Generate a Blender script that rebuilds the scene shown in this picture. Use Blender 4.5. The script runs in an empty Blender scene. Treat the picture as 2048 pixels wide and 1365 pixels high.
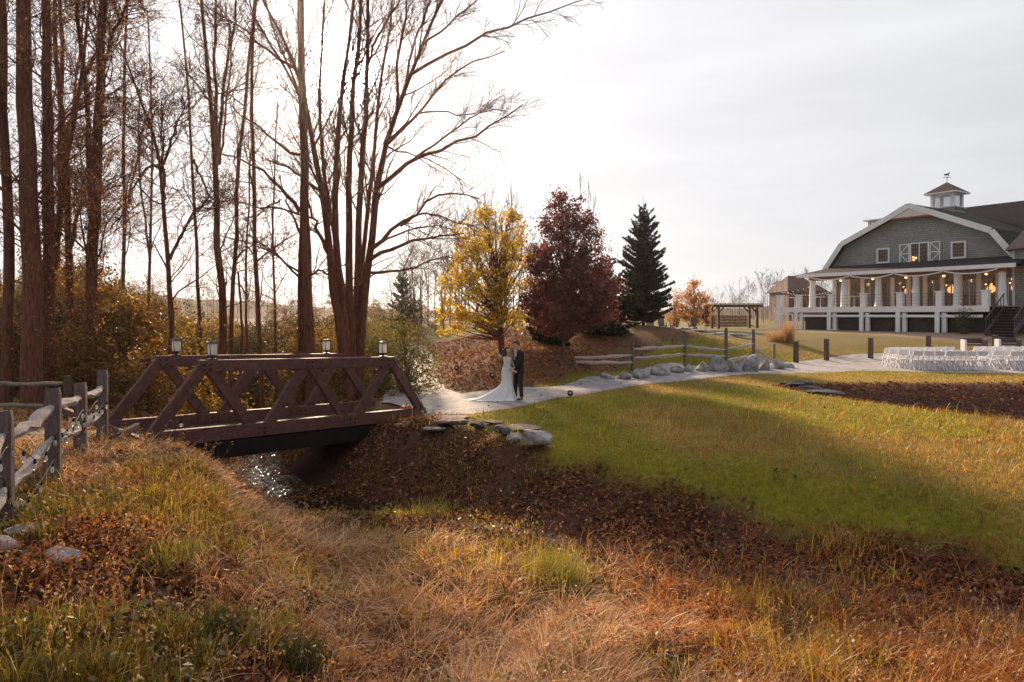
import bpy, bmesh, math, random
import numpy as np
from mathutils import Vector, Matrix, Euler

R = math.radians
scene = bpy.context.scene
col = scene.collection

# ------------------------------------------------------------------ camera
F, CX, HY, CAMZ = 1365.0, 1024.0, 630.0, 2.6      # focal length in px of a 2048 px wide frame, centre, horizon row, eye height
cam_data = bpy.data.cameras.new('camera')
cam_data.sensor_width = 36.0
cam_data.lens = 24.0
cam_data.shift_y = -(682.5 - HY) / 2048.0
cam_data.clip_start = 0.05
cam_data.clip_end = 3000.0
cam = bpy.data.objects.new('camera', cam_data)
col.objects.link(cam)
cam.location = (0, 0, CAMZ)
cam.rotation_euler = (R(90), 0, 0)
scene.camera = cam

# ------------------------------------------------------------------ sky and sun
SUN = Vector((-0.245, 1.0, 0.359)).normalized()
SUN_EL = math.asin(SUN.z)
SUN_AZ = math.atan2(SUN.x, SUN.y)
world = bpy.data.worlds.new('World')
scene.world = world
world.use_nodes = True
nt = world.node_tree
N, LK = nt.nodes, nt.links
bg = N['Background']
sky = N.new('ShaderNodeTexSky')
sky.sky_type = 'NISHITA'
sky.sun_disc = False
sky.sun_elevation = SUN_EL
sky.sun_rotation = SUN_AZ
sky.dust_density = 1.0
sky.air_density = 1.0
tc = N.new('ShaderNodeTexCoord')
dot = N.new('ShaderNodeVectorMath'); dot.operation = 'DOT_PRODUCT'
dot.inputs[1].default_value = SUN
LK.new(tc.outputs['Generated'], dot.inputs[0])
def wmath(op, a, b=None):
    n = N.new('ShaderNodeMath'); n.operation = op
    for i, v in enumerate((a, b)):
        if v is None: continue
        if isinstance(v, (int, float)): n.inputs[i].default_value = v
        else: LK.new(v, n.inputs[i])
    return n.outputs[0]
d01 = wmath('MAXIMUM', dot.outputs['Value'], 0.0)
half = wmath('MULTIPLY', wmath('ADD', dot.outputs['Value'], 1.0), 0.5)
veil = wmath('ADD', wmath('MULTIPLY', wmath('POWER', half, 2.0), 2.6), 2.55)          # thin high cloud, brighter towards the sun
veil = wmath('ADD', veil, wmath('MULTIPLY', wmath('POWER', d01, 40.0), .4))
veil = wmath('ADD', veil, wmath('MULTIPLY', wmath('POWER', d01, 260.0), 2.5))
veil = wmath('ADD', veil, wmath('MULTIPLY', wmath('POWER', d01, 2200.0), 220.0))
mp = N.new('ShaderNodeMapping'); mp.inputs['Scale'].default_value = (1.2, 1.2, 7.0); mp.inputs['Rotation'].default_value = (0.12, 0.1, 0.3)
LK.new(tc.outputs['Generated'], mp.inputs[0])
nz = N.new('ShaderNodeTexNoise'); nz.inputs['Scale'].default_value = 1.6; nz.inputs['Detail'].default_value = 6; nz.inputs['Roughness'].default_value = 0.55
LK.new(mp.outputs[0], nz.inputs['Vector'])
streak = wmath('ADD', wmath('MULTIPLY', nz.outputs['Fac'], 0.46), 0.77)
veil = wmath('MULTIPLY', veil, streak)
vc = N.new('ShaderNodeVectorMath'); vc.operation = 'SCALE'
vc.inputs[0].default_value = (0.97, 0.968, 1.0)
LK.new(veil, vc.inputs['Scale'])
mx = N.new('ShaderNodeMix'); mx.data_type = 'RGBA'
mx.inputs['Factor'].default_value = 0.965
LK.new(sky.outputs[0], mx.inputs['A']); LK.new(vc.outputs[0], mx.inputs['B'])
LK.new(mx.outputs['Result'], bg.inputs[0])
bg.inputs[1].default_value = 0.1

sun_data = bpy.data.lights.new('sun', 'SUN')
sun_data.energy = 5.0
sun_data.angle = R(4.5)
sun_data.color = (1.0, 0.73, 0.47)
sun = bpy.data.objects.new('sun', sun_data)
col.objects.link(sun)
sun.rotation_euler = SUN.to_track_quat('Z', 'Y').to_euler()

vs = scene.view_settings
vs.view_transform = 'Standard'
vs.look = 'None'
vs.gamma = 1.0
vs.use_curve_mapping = False
vs.exposure = 0.9
scene.cycles.max_bounces = 5
scene.cycles.transparent_max_bounces = 8
scene.cycles.use_denoising = True
scene.cycles.volume_bounces = 0

# ------------------------------------------------------------------ helpers: pixels, noise
def at(px, py, Y):
    """point at depth Y that the photograph shows at (px, py)"""
    return np.array([(px - CX) / F * Y, Y, CAMZ - (py - HY) / F * Y])

def hash2(ix, iy, seed):
    h = np.sin(ix * 127.1 + iy * 311.7 + seed * 74.7) * 43758.5453
    return h - np.floor(h)
def vnoise(x, y, seed=0):
    xi, yi = np.floor(x), np.floor(y)
    fx, fy = x - xi, y - yi
    fx, fy = fx * fx * (3 - 2 * fx), fy * fy * (3 - 2 * fy)
    a, b = hash2(xi, yi, seed), hash2(xi + 1, yi, seed)
    c, d = hash2(xi, yi + 1, seed), hash2(xi + 1, yi + 1, seed)
    return (a * (1 - fx) + b * fx) * (1 - fy) + (c * (1 - fx) + d * fx) * fy
def fbm(x, y, seed=0, octv=3):
    s, a, t = 0, 1.0, 0
    for k in range(octv):
        s = s + a * vnoise(x * 2 ** k, y * 2 ** k, seed + k * 13); t += a; a *= 0.5
    return s / t
def sstep(a, b, x):
    t = np.clip((x - a) / (b - a), 0, 1)
    return t * t * (3 - 2 * t)
def seg_dist(X, Y, pts):
    """distance to an open polyline"""
    best = np.full(np.shape(X), 1e9)
    for (ax, ay), (bx, by) in zip(pts[:-1], pts[1:]):
        dx, dy = bx - ax, by - ay
        t = np.clip(((X - ax) * dx + (Y - ay) * dy) / (dx * dx + dy * dy), 0, 1)
        best = np.minimum(best, np.hypot(X - ax - t * dx, Y - ay - t * dy))
    return best
def poly_sdf(X, Y, poly):
    """signed distance, positive inside"""
    d = seg_dist(X, Y, list(poly) + [poly[0]])
    inside = np.zeros(np.shape(X), bool)
    n = len(poly)
    for i in range(n):
        (ax, ay), (bx, by) = poly[i], poly[(i + 1) % n]
        c = ((ay > Y) != (by > Y)) & (X < (bx - ax) * (Y - ay) / (by - ay + 1e-12) + ax)
        inside ^= c
    return np.where(inside, d, -d)

# ------------------------------------------------------------------ helpers: objects
def tag(o, label=None, cat=None, group=None, kind=None):
    if label: o['label'] = label
    if cat: o['category'] = cat
    if group: o['group'] = group
    if kind: o['kind'] = kind
    return o
def thing(name, label, cat, loc=(0, 0, 0), rz=0.0, group=None):
    o = bpy.data.objects.new(name, None)
    o.empty_display_size = 0.2
    col.objects.link(o)
    o.location = [float(v) for v in loc]
    o.rotation_euler = (0, 0, rz)
    return tag(o, label, cat, group)
def root_loc(p):
    while p.parent: p = p.parent
    return np.array(p.location)
def link_mesh(name, me, mat, parent=None, smooth=False):
    o = bpy.data.objects.new(name, me)
    col.objects.link(o)
    if mat is not None:
        for m in (mat if isinstance(mat, (list, tuple)) else [mat]): me.materials.append(m)
    if smooth and len(me.polygons):
        me.polygons.foreach_set('use_smooth', np.ones(len(me.polygons), bool))
    if parent is not None:
        o.parent = parent
        if name in ('branches', 'leaves', 'foliage', 'stems', 'blades'): o['kind'] = 'stuff'
    return o
def np_mesh(name, V, Fq, colr=None):
    """mesh from arrays: V (n,3), Fq (m,3) or (m,4), optional per-vertex colour"""
    V = np.ascontiguousarray(V, np.float32); Fq = np.ascontiguousarray(Fq, np.int32)
    me = bpy.data.meshes.new(name)
    k = Fq.shape[1]
    me.vertices.add(len(V)); me.vertices.foreach_set('co', V.ravel())
    me.loops.add(Fq.size); me.loops.foreach_set('vertex_index', Fq.ravel())
    me.polygons.add(len(Fq))
    me.polygons.foreach_set('loop_start', np.arange(0, Fq.size, k, dtype=np.int32))
    if colr is not None:
        a = me.attributes.new('tint', 'FLOAT_COLOR', 'POINT')
        c = np.ones((len(V), 4), np.float32); c[:, :3] = colr
        a.data.foreach_set('color', c.ravel())
    me.update(calc_edges=True)
    me.validate()
    return me

class MB:
    """collects boxes, beams, tubes and lathes; build() links them as ONE mesh object"""
    def __init__(s): s.v, s.f = [], []
    def add(s, v, f):
        o = len(s.v)
        s.v.extend([tuple(float(c) for c in p) for p in v]); s.f.extend([tuple(i + o for i in q) for q in f])
        return s
    def box(s, c, size, rz=0.0, M=None):
        x, y, z = [h / 2 for h in size]
        pts = [(-x, -y, -z), (x, -y, -z), (x, y, -z), (-x, y, -z), (-x, -y, z), (x, -y, z), (x, y, z), (-x, y, z)]
        if M is None: M = Matrix.Rotation(rz, 3, 'Z')
        pts = [tuple(M @ Vector(p) + Vector(c)) for p in pts]
        return s.add(pts, [(0, 3, 2, 1), (4, 5, 6, 7), (0, 1, 5, 4), (1, 2, 6, 5), (2, 3, 7, 6), (3, 0, 4, 7)])
    def beam(s, p0, p1, w, h, up=(0, 0, 1), w1=None, h1=None):
        p0, p1 = Vector([float(a) for a in p0]), Vector([float(a) for a in p1])
        d = (p1 - p0).normalized(); up = Vector(up)
        if abs(d.dot(up)) > 0.98: up = Vector((0, 1, 0))
        a = d.cross(up).normalized(); b = a.cross(d).normalized()
        w1 = w if w1 is None else w1; h1 = h if h1 is None else h1
        v = []
        for p, ww, hh in ((p0, w, h), (p1, w1, h1)):
            for sx, sz in ((-1, -1), (1, -1), (1, 1), (-1, 1)):
                v.append(p + a * (sx * ww / 2) + b * (sz * hh / 2))
        return s.add(v, [(0, 1, 2, 3)[::-1], (4, 5, 6, 7), (0, 1, 5, 4), (1, 2, 6, 5), (2, 3, 7, 6), (3, 0, 4, 7)])
    def tube(s, pts, rad, k=6):
        V, Fq = tube_np([np.array(pts, float)], [np.array(rad, float) if np.ndim(rad) else np.full(len(pts), rad)], k)
        o = len(s.v)
        s.v.extend(map(tuple, V.tolist())); s.f.extend([tuple(int(i) + o for i in q) for q in Fq])
        s.f.append(tuple(o + i for i in range(k))[::-1]); s.f.append(tuple(o + (len(pts) - 1) * k + i for i in range(k)))
        return s
    def lathe(s, prof, c=(0, 0, 0), k=12, a0=0.0):
        v = []
        for r, z in prof:
            for i in range(k):
                a = a0 + 2 * math.pi * i / k
                v.append((c[0] + r * math.cos(a), c[1] + r * math.sin(a), c[2] + z))
        f = [(j * k + i, j * k + (i + 1) % k, (j + 1) * k + (i + 1) % k, (j + 1) * k + i) for j in range(len(prof) - 1) for i in range(k)]
        f.append(tuple(range(k))[::-1]); f.append(tuple((len(prof) - 1) * k + i for i in range(k)))
        return s.add(v, f)
    def poly_prism(s, poly, t0, t1, M=lambda a, t, z: (a, t, z)):
        """polygon of (a, z) extruded from t0 to t1"""
        n = len(poly)
        v = [M(a, t0, z) for a, z in poly] + [M(a, t1, z) for a, z in poly]
        f = [tuple(range(n))[::-1], tuple(range(n, 2 * n))] + [(i, (i + 1) % n, n + (i + 1) % n, n + i) for i in range(n)]
        return s.add(v, f)
    def build(s, name, mat, parent=None, world=False, smooth=False, bevel=0.0):
        V = np.array(s.v, float)
        if world and parent is not None: V = V - root_loc(parent)
        me = bpy.data.meshes.new(name)
        me.from_pydata(V.tolist(), [], s.f)
        me.update()
        if bevel:
            bm = bmesh.new(); bm.from_mesh(me)
            bmesh.ops.bevel(bm, geom=list(bm.edges), offset=bevel, segments=1, affect='EDGES', clamp_overlap=True)
            bm.to_mesh(me); bm.free()
        bm = bmesh.new(); bm.from_mesh(me)
        bmesh.ops.recalc_face_normals(bm, faces=bm.faces)
        bm.to_mesh(me); bm.free()
        return link_mesh(name, me, mat, parent, smooth)

def tube_np(plist, rlist, k=4):
    """tubes along polylines, vectorised over polylines of the same length"""
    groups = {}
    for p, r in zip(plist, rlist): groups.setdefault(len(p), []).append((p, r))
    Vs, Fs, off = [], [], 0
    ang = np.arange(k) * 2 * math.pi / k
    ca, sa = np.cos(ang), np.sin(ang)
    for n, items in groups.items():
        P = np.array([i[0] for i in items]); Rr = np.array([i[1] for i in items])
        T = np.empty_like(P)
        T[:, 1:-1] = P[:, 2:] - P[:, :-2]; T[:, 0] = P[:, 1] - P[:, 0]; T[:, -1] = P[:, -1] - P[:, -2]
        T /= np.linalg.norm(T, axis=2, keepdims=True) + 1e-9
        mean = P[:, -1] - P[:, 0]
        ref = np.where(np.abs(mean[:, 2:3]) > 0.8 * np.linalg.norm(mean, axis=1, keepdims=True), [[1.0, 0.0, 0.0]], [[0.0, 0.0, 1.0]])
        A = np.cross(T, ref[:, None, :]); A /= np.linalg.norm(A, axis=2, keepdims=True) + 1e-9
        B = np.cross(T, A)
        ring = P[:, :, None, :] + Rr[:, :, None, None] * (A[:, :, None, :] * ca[None, None, :, None] + B[:, :, None, :] * sa[None, None, :, None])
        m = len(items)
        Vs.append(ring.reshape(-1, 3))
        base = (np.arange(m) * n * k)[:, None, None] + (np.arange(n - 1) * k)[None, :, None]
        i0 = np.arange(k)[None, None, :]; i1 = (np.arange(k) + 1)[None, None, :] % k
        q = np.stack([base + i0, base + i1, base + k + i1, base + k + i0], -1).reshape(-1, 4) + off
        Fs.append(q); off += m * n * k
    return np.concatenate(Vs), np.concatenate(Fs)

def copy_tree(o, parent=None):
    c = o.copy(); col.objects.link(c)
    if parent is not None: c.parent = parent
    for ch in list(o.children): copy_tree(ch, c)
    return c

# ------------------------------------------------------------------ helpers: materials
def new_mat(name):
    m = bpy.data.materials.new(name); m.use_nodes = True
    return m, m.node_tree.nodes, m.node_tree.links, m.node_tree.nodes['Principled BSDF']
def pm(name, c1, c2=None, scale=4.0, rough=0.7, bump=0.0, bscale=30.0, stretch=(1, 1, 1), metal=0.0, detail=5.0, spec=0.4, emit=None):
    """noise-mottled material with fine relief"""
    m, n, l, b = new_mat(name)
    b.inputs['Roughness'].default_value = rough
    b.inputs['Metallic'].default_value = metal
    b.inputs['Specular IOR Level'].default_value = spec
    c2 = c2 or tuple(c * 0.6 for c in c1)
    t = n.new('ShaderNodeTexCoord'); mp = n.new('ShaderNodeMapping'); mp.inputs['Scale'].default_value = stretch
    l.new(t.outputs['Object'], mp.inputs[0])
    z = n.new('ShaderNodeTexNoise'); z.inputs['Scale'].default_value = scale; z.inputs['Detail'].default_value = detail
    l.new(mp.outputs[0], z.inputs['Vector'])
    r = n.new('ShaderNodeValToRGB'); r.color_ramp.elements[0].position = 0.33; r.color_ramp.elements[1].position = 0.67
    r.color_ramp.elements[0].color = (*c2, 1); r.color_ramp.elements[1].color = (*c1, 1)
    l.new(z.outputs['Fac'], r.inputs[0]); l.new(r.outputs[0], b.inputs['Base Color'])
    if bump:
        z2 = n.new('ShaderNodeTexNoise'); z2.inputs['Scale'].default_value = bscale; z2.inputs['Detail'].default_value = 4
        l.new(mp.outputs[0], z2.inputs['Vector'])
        bp = n.new('ShaderNodeBump'); bp.inputs['Strength'].default_value = min(bump, 1.0); bp.inputs['Distance'].default_value = 0.03
        l.new(z2.outputs['Fac'], bp.inputs['Height']); l.new(bp.outputs[0], b.inputs['Normal'])
    if emit:
        b.inputs['Emission Color'].default_value = (*emit[0], 1); b.inputs['Emission Strength'].default_value = emit[1]
    return m
def leaf_mat(name, transl=0.45, tcol=(1.25, 1.1, 0.75), gloss=0.06):
    """thin leaf or blade: colour from the 'tint' attribute, light passes through"""
    m = bpy.data.materials.new(name); m.use_nodes = True
    n, l = m.node_tree.nodes, m.node_tree.links
    n.remove(n['Principled BSDF'])
    a = n.new('ShaderNodeAttribute'); a.attribute_name = 'tint'
    d = n.new('ShaderNodeBsdfDiffuse'); t = n.new('ShaderNodeBsdfTranslucent'); mx = n.new('ShaderNodeMixShader')
    l.new(a.outputs['Color'], d.inputs[0])
    mu = n.new('ShaderNodeMix'); mu.data_type = 'RGBA'; mu.blend_type = 'MULTIPLY'; mu.inputs['Factor'].default_value = 1.0
    mu.inputs['B'].default_value = (*tcol, 1)
    l.new(a.outputs['Color'], mu.inputs['A']); l.new(mu.outputs['Result'], t.inputs[0])
    mx.inputs[0].default_value = transl
    l.new(d.outputs[0], mx.inputs[1]); l.new(t.outputs[0], mx.inputs[2])
    g = n.new('ShaderNodeBsdfGlossy'); g.inputs['Roughness'].default_value = 0.45
    m2 = n.new('ShaderNodeMixShader'); m2.inputs[0].default_value = gloss
    l.new(mx.outputs[0], m2.inputs[1]); l.new(g.outputs[0], m2.inputs[2])
    l.new(m2.outputs[0], n['Material Output'].inputs[0])
    return m

M_LEAF = leaf_mat('leaf_tissue', 0.5)
M_BLADE = leaf_mat('grass_tissue', 0.48, (1.25, 1.05, 0.7), 0.04)
M_LITTER = leaf_mat('dead_leaf_tissue', 0.22, (1.2, 0.9, 0.6), 0.012)
M_BARK = pm('bark_red_brown', (0.24, 0.090, 0.050), (0.070, 0.028, 0.019), 7, 0.9, 1.0, 16, (4, 4, 0.5))  # red lens flare over the trunks is worked into the bark colour
M_BARK_GREY = pm('bark_grey', (0.18, 0.14, 0.125), (0.08, 0.06, 0.055), 5, 0.9, 0.8, 14, (3, 3, 0.5))
M_TWIG = pm('twig_bark', (0.22, 0.080, 0.042), (0.12, 0.046, 0.030), 3, 0.85)  # same flare red worked into the twig colour
# ------------------------------------------------------------------ terrain
CTRL = [  # x, y, z of the ground without ditch and basin
 (0,0,.6),(-3,0,.7),(3,0,.3),(0,-10,.8),(-10,-10,.9),(10,-10,.5),(20,-8,.2),
 (-3.5,4.6,.30),(-5.4,7,.40),(-6,8.9,.42),(-7,11.2,.38),(-7.3,13,.2),(-9,9,.40),(-12,10,.35),(-9.5,14.5,.12),(-14,16,.15),(-10,4,.7),(-20,10,.4),
 (-5.3,12.0,.02),(-4.4,12.2,-.65),(-4.5,9.8,.10),(-3.5,10.4,-.80),(-3.7,8,.08),(-2.75,8.7,-.75),(-2.9,6.4,-.05),(-1.9,7,-.78),
 (-7.2,13.3,.05),(-8.8,14.8,.05),(-2.4,18.6,-.06),(-4,20.1,-.05),(.16,20.5,0),(-1,17.75,-.02),(.2,19.2,0),(1.2,20.9,0),
 (0,6.5,-.95),(-1,9,-1.02),(3,6.5,-.9),(5,6.5,-.85),(2,3.6,-.3),(-1.2,5.2,-.6),(1.5,9,-1.05),(4.5,8,-.95),(8,5,-.8),
 (.2,16.2,-.12),(.9,14.8,-.35),(2.6,13.1,-.36),(4.1,11.9,-.4),(5.7,10.8,-.42),(7.1,9.6,-.42),(12,7,-.45),
 (5,17,-.02),(8,14,-.10),(10,17,-.05),(3,19,.02),(7,22,.03),(14,12,-.1),(20,14,0),(30,20,.1),(25,10,0),
 (5.2,25.7,0),(10.5,30.1,0),(16.3,32.9,0),(22.2,29.6,0),(9,25.8,0),(12.7,26.6,0),(19.5,26.8,0),(30,30,.05),(30,38,.1),(20,38,.05),(15,36,.05),
 (4.4,26.7,.0),(2.6,25.6,.0),(6.8,29.4,.02),(3.4,24.4,0),(8.2,30.6,.03),(5.4,29.6,.05),(1.5,24.5,.02),(3.6,27.7,.06),(9.1,33.2,.1),(2.1,28,1.0),(-.4,30,1.1),(4.5,31,.55),(7,33,.85),(8.5,34.5,.9),(7.7,40,2.0),(0,27,.8),(-1.2,25,.35),(3,36,1.8),(-1,36,1.6),(10.5,38,1.5),(4,46,2.0),
 (-2.5,22,0),(-3.6,26,.05),(-4.6,33,.3),(-6,42,.7),(-8,30,.2),(-12,24,-.1),(-16,30,.2),(-25,30,.4),(-14,40,.6),(-25,50,.9),(-10,20,-.1),(-18,20,.2),
 (12,36.5,.55),(17,41,.6),(22,43,.75),(28,44,.9),(25.5,57,1.37),(24,60,1.4),(31,48,1.38),(33,45.5,1.4),(36,50,1.4),(40,60,1.5),(28,66,1.5),(14,47,1.3),(18,53,1.3),
 (12,60,1.35),(18,64,1.3),(0,60,1.9),(10,80,1.5),(30,85,1.7),(-30,80,1.4),(50,40,.8),(60,70,1.6),(50,10,.2),
]
DITCH = [(-10.4, 26.4), (-8.7, 22), (-7.3, 18.6), (-6.0, 16.1), (-4.1, 14.5), (-1.6, 13.0), (1.3, 11.4), (3.6, 10.3), (5.8, 9.0), (9, 7.4), (15, 5.5), (30, 2)]
BASIN = [(9.3, 25.4), (9.9, 21.8), (11.3, 18.9), (13.3, 16.4), (18, 14), (27, 14), (29, 20), (27, 25.3), (19.5, 26.3), (12.7, 26.0)]
LAWN_FRONT = [(-1.9, 17.9), (-.6, 16.6), (.5, 15.2), (1.3, 14.2), (2.6, 13.1), (4.1, 11.9), (5.7, 10.8), (7.1, 9.6), (12, 7), (40, -6)]
PATH_NEAR = [(-2.3, 18.35), (-.96, 17.8), (.22, 19.2), (1.16, 20.9), (5.2, 25.7), (7.8, 28.1), (10.5, 29.9), (16.3, 31.6), (22.2, 30.2), (32, 28.5)]
PATH_FAR = [(-4.05, 20.5), (-1.7, 22.2), (.2, 23.5), (1.54, 24.5), (3.6, 27.7), (6.2, 30.8), (9.1, 33.2), (15, 36.2), (19.8, 39.9), (33, 41)]
FORK_L = [(-3.9, 20.2), (-4.3, 23), (-5.0, 28), (-5.7, 34), (-8.5, 44)]
FORK_R = [(-1.2, 21.6), (-2.4, 23.6), (-3.3, 28), (-3.9, 34), (-6.2, 44)]
LAWN = LAWN_FRONT + [(40, 45), (31, 46), (24, 56), (9, 36), (3.6, 28.5), (1, 24.9), (-2, 19)]
HILL = [(-1.6, 22.4), (1.5, 24.9), (3.4, 28), (4.3, 30.5), (5.2, 33), (6, 37), (4, 44), (-5, 46), (-4, 34), (-3.2, 28), (-2.3, 23.7)]

_c = np.array(CTRL)
_CC = 1.2
def _phi(r2): return np.sqrt(r2 + _CC * _CC)
_n = len(_c)
_A = np.zeros((_n + 3, _n + 3))
_A[:_n, :_n] = _phi((_c[:, None, 0] - _c[None, :, 0]) ** 2 + (_c[:, None, 1] - _c[None, :, 1]) ** 2) + np.eye(_n) * -0.02
_A[:_n, _n] = 1; _A[:_n, _n + 1] = _c[:, 0]; _A[:_n, _n + 2] = _c[:, 1]; _A[_n:, :_n] = _A[:_n, _n:].T
_w = np.linalg.solve(_A, np.concatenate([_c[:, 2], [0, 0, 0]]))
def h_exact(X, Y):
    X = np.asarray(X, float); Y = np.asarray(Y, float)
    sh = X.shape; x = X.ravel(); y = Y.ravel(); out = np.zeros(len(x))
    for a in range(0, len(x), 20000):
        s = slice(a, a + 20000)
        k = _phi((x[s, None] - _c[None, :, 0]) ** 2 + (y[s, None] - _c[None, :, 1]) ** 2)
        out[s] = k @ _w[:_n] + _w[_n] + _w[_n + 1] * x[s] + _w[_n + 2] * y[s]
    far = sstep(60, 110, np.hypot(x, y - 25))
    out = out * (1 - far) + 1.7 * far
    # ditch: bottom falls under the bridge to hold water, then rises a little downstream
    d = seg_dist(x, y, DITCH)
    bottom = -1.85 + 0.62 * sstep(15.4, 12.6, y) * (x > -9)
    k = 1 - sstep(0.35, 2.9 + 0.3 * (vnoise(x * .4, y * .4, 3) - .5), d)
    out = out + np.minimum(bottom - out, 0) * k
    out = out - 0.95 * sstep(0.0, 3.6, poly_sdf(x, y, BASIN))
    # tussocks in the rough foreground, soft unevenness elsewhere
    lawn = sstep(-.6, .8, poly_sdf(x, y, LAWN))
    near = (1 - lawn) * (1 - sstep(17, 22, y)) * sstep(-9, -6.5, x)
    out = out + near * (1 - .6 * k) * ((fbm(x * 1.0, y * 1.0, 5, 2) - .5) * 0.46) + (fbm(x * .35, y * .35, 9, 3) - .5) * 0.05 * (1 - sstep(60, 110, np.hypot(x, y)))
    return out.reshape(sh)
GX0, GX1, GY0, GY1, GS = -32.0, 62.0, -4.0, 92.0, 0.2
_gx = np.arange(GX0, GX1 + GS, GS); _gy = np.arange(GY0, GY1 + GS, GS)
_GH = h_exact(*np.meshgrid(_gx, _gy))
def hz(X, Y):
    X = np.asarray(X, float); Y = np.asarray(Y, float)
    fx = np.clip((X - GX0) / GS, 0, len(_gx) - 1.001); fy = np.clip((Y - GY0) / GS, 0, len(_gy) - 1.001)
    i = fx.astype(int); j = fy.astype(int); u = fx - i; v = fy - j
    return (_GH[j, i] * (1 - u) + _GH[j, i + 1] * u) * (1 - v) + (_GH[j + 1, i] * (1 - u) + _GH[j + 1, i + 1] * u) * v
def hz1(x, y): return float(hz(np.array([x]), np.array([y]))[0])

# region masks -----------------------------------------------------------------
def regions(X, Y):
    lawn_d = poly_sdf(X, Y, LAWN)
    edge = (fbm(X * .9, Y * .9, 21, 3) - .5) * 1.6
    lawn = sstep(-.35, .35, lawn_d + edge * .6)
    basin = sstep(-.1, .5, poly_sdf(X, Y, BASIN) + edge * .25)
    hill = sstep(-.3, .6, poly_sdf(X, Y, HILL) + edge * .5)
    dd = seg_dist(X, Y, DITCH)
    near_side = (Y < np.interp(X, [p[0] for p in DITCH], [p[1] for p in DITCH])) & (Y < 16)
    lit = np.where(near_side, 1 - sstep(.5, 1.5, dd + edge * .6), 1 - sstep(2.6, 3.9, dd + edge)) * (1 - lawn)
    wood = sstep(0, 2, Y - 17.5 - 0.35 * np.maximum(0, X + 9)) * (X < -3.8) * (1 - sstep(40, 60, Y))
    far = sstep(40, 47, Y)
    return dict(lawn=lawn * (1 - basin), basin=basin, hill=hill, litter=lit, ditch=dd, wood=wood, far=far)
def ground_tint(X, Y):
    r = regions(X, Y)
    n1 = fbm(X * .5, Y * .5, 31, 4)[..., None]; n2 = fbm(X * 2.2, Y * 2.2, 37, 3)[..., None]
    C = lambda *c: np.array(c)
    hay = C(.13, .075, .04) * (0.7 + .6 * n2)
    lawn_g = C(.175, .160, .016); lawn_b = C(.215, .155, .042)
    brown = sstep(.42, .62, fbm(X * .22 + 3, Y * .3, 41, 3) + .016 * (X - 8))[..., None]
    lawn = (lawn_g * (1 - brown) + lawn_b * brown) * (.75 + .5 * n2)
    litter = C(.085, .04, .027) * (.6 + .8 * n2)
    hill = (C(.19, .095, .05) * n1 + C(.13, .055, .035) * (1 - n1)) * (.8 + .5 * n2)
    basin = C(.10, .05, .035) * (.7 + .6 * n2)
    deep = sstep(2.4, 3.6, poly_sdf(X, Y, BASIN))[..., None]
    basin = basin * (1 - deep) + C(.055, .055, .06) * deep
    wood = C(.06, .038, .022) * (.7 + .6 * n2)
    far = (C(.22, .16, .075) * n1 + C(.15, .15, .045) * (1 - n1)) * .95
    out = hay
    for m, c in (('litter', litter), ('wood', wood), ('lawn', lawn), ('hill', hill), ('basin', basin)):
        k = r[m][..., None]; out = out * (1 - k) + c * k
    k = (r['far'] * (X > -6))[..., None]
    out = out * (1 - k) + far * k
    barn_yard = sstep(-1, 1, poly_sdf(X, Y, [(22.9, 59.9), (33.6, 43.6), (46, 34), (42, 30), (30, 41.2), (19.5, 57.7)]))[..., None]
    out = out * (1 - barn_yard) + C(.30, .21, .16) * (.8 + .4 * n2) * barn_yard
    return np.clip(out, 0.005, 1)

def ground_material():
    m, n, l, b = new_mat('ground_soil_and_turf')
    a = n.new('ShaderNodeAttribute'); a.attribute_name = 'tint'
    t = n.new('ShaderNodeTexCoord')
    z = n.new('ShaderNodeTexNoise'); z.inputs['Scale'].default_value = 9; z.inputs['Detail'].default_value = 8; z.inputs['Roughness'].default_value = .7
    l.new(t.outputs['Object'], z.inputs['Vector'])
    r = n.new('ShaderNodeMapRange'); r.inputs['From Min'].default_value = .3; r.inputs['From Max'].default_value = .7; r.inputs['To Min'].default_value = .55; r.inputs['To Max'].default_value = 1.4
    l.new(z.outputs['Fac'], r.inputs[0])
    s = n.new('ShaderNodeVectorMath'); s.operation = 'SCALE'
    l.new(a.outputs['Color'], s.inputs[0]); l.new(r.outputs[0], s.inputs['Scale']); l.new(s.outputs[0], b.inputs['Base Color'])
    b.inputs['Roughness'].default_value = .95; b.inputs['Specular IOR Level'].default_value = .15
    bp = n.new('ShaderNodeBump'); bp.inputs['Strength'].default_value = .7; bp.inputs['Distance'].default_value = .06
    l.new(z.outputs['Fac'], bp.inputs['Height']); l.new(bp.outputs[0], b.inputs['Normal'])
    return m
def axis(dense0, dense1, step, lo, hi):
    a = list(np.arange(dense0, dense1 + 1e-6, step)); s = step
    while a[-1] < hi: s *= 1.25; a.append(a[-1] + s)
    s = step
    while a[0] > lo: s *= 1.25; a.insert(0, a[0] - s)
    return np.array(a)
gx = axis(-14, 29, .24, -300, 300); gy = axis(3, 47, .24, -60, 380)
GXX, GYY = np.meshgrid(gx, gy)
GZZ = h_exact(GXX, GYY)
gv = np.stack([GXX, GYY, GZZ], -1).reshape(-1, 3)
nx, ny = len(gx), len(gy)
ii = (np.arange(ny - 1)[:, None] * nx + np.arange(nx - 1)[None, :]).ravel()
gq = np.stack([ii, ii + 1, ii + nx + 1, ii + nx], -1)
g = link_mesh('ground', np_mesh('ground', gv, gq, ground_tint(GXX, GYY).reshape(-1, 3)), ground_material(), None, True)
tag(g, kind='structure')

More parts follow.
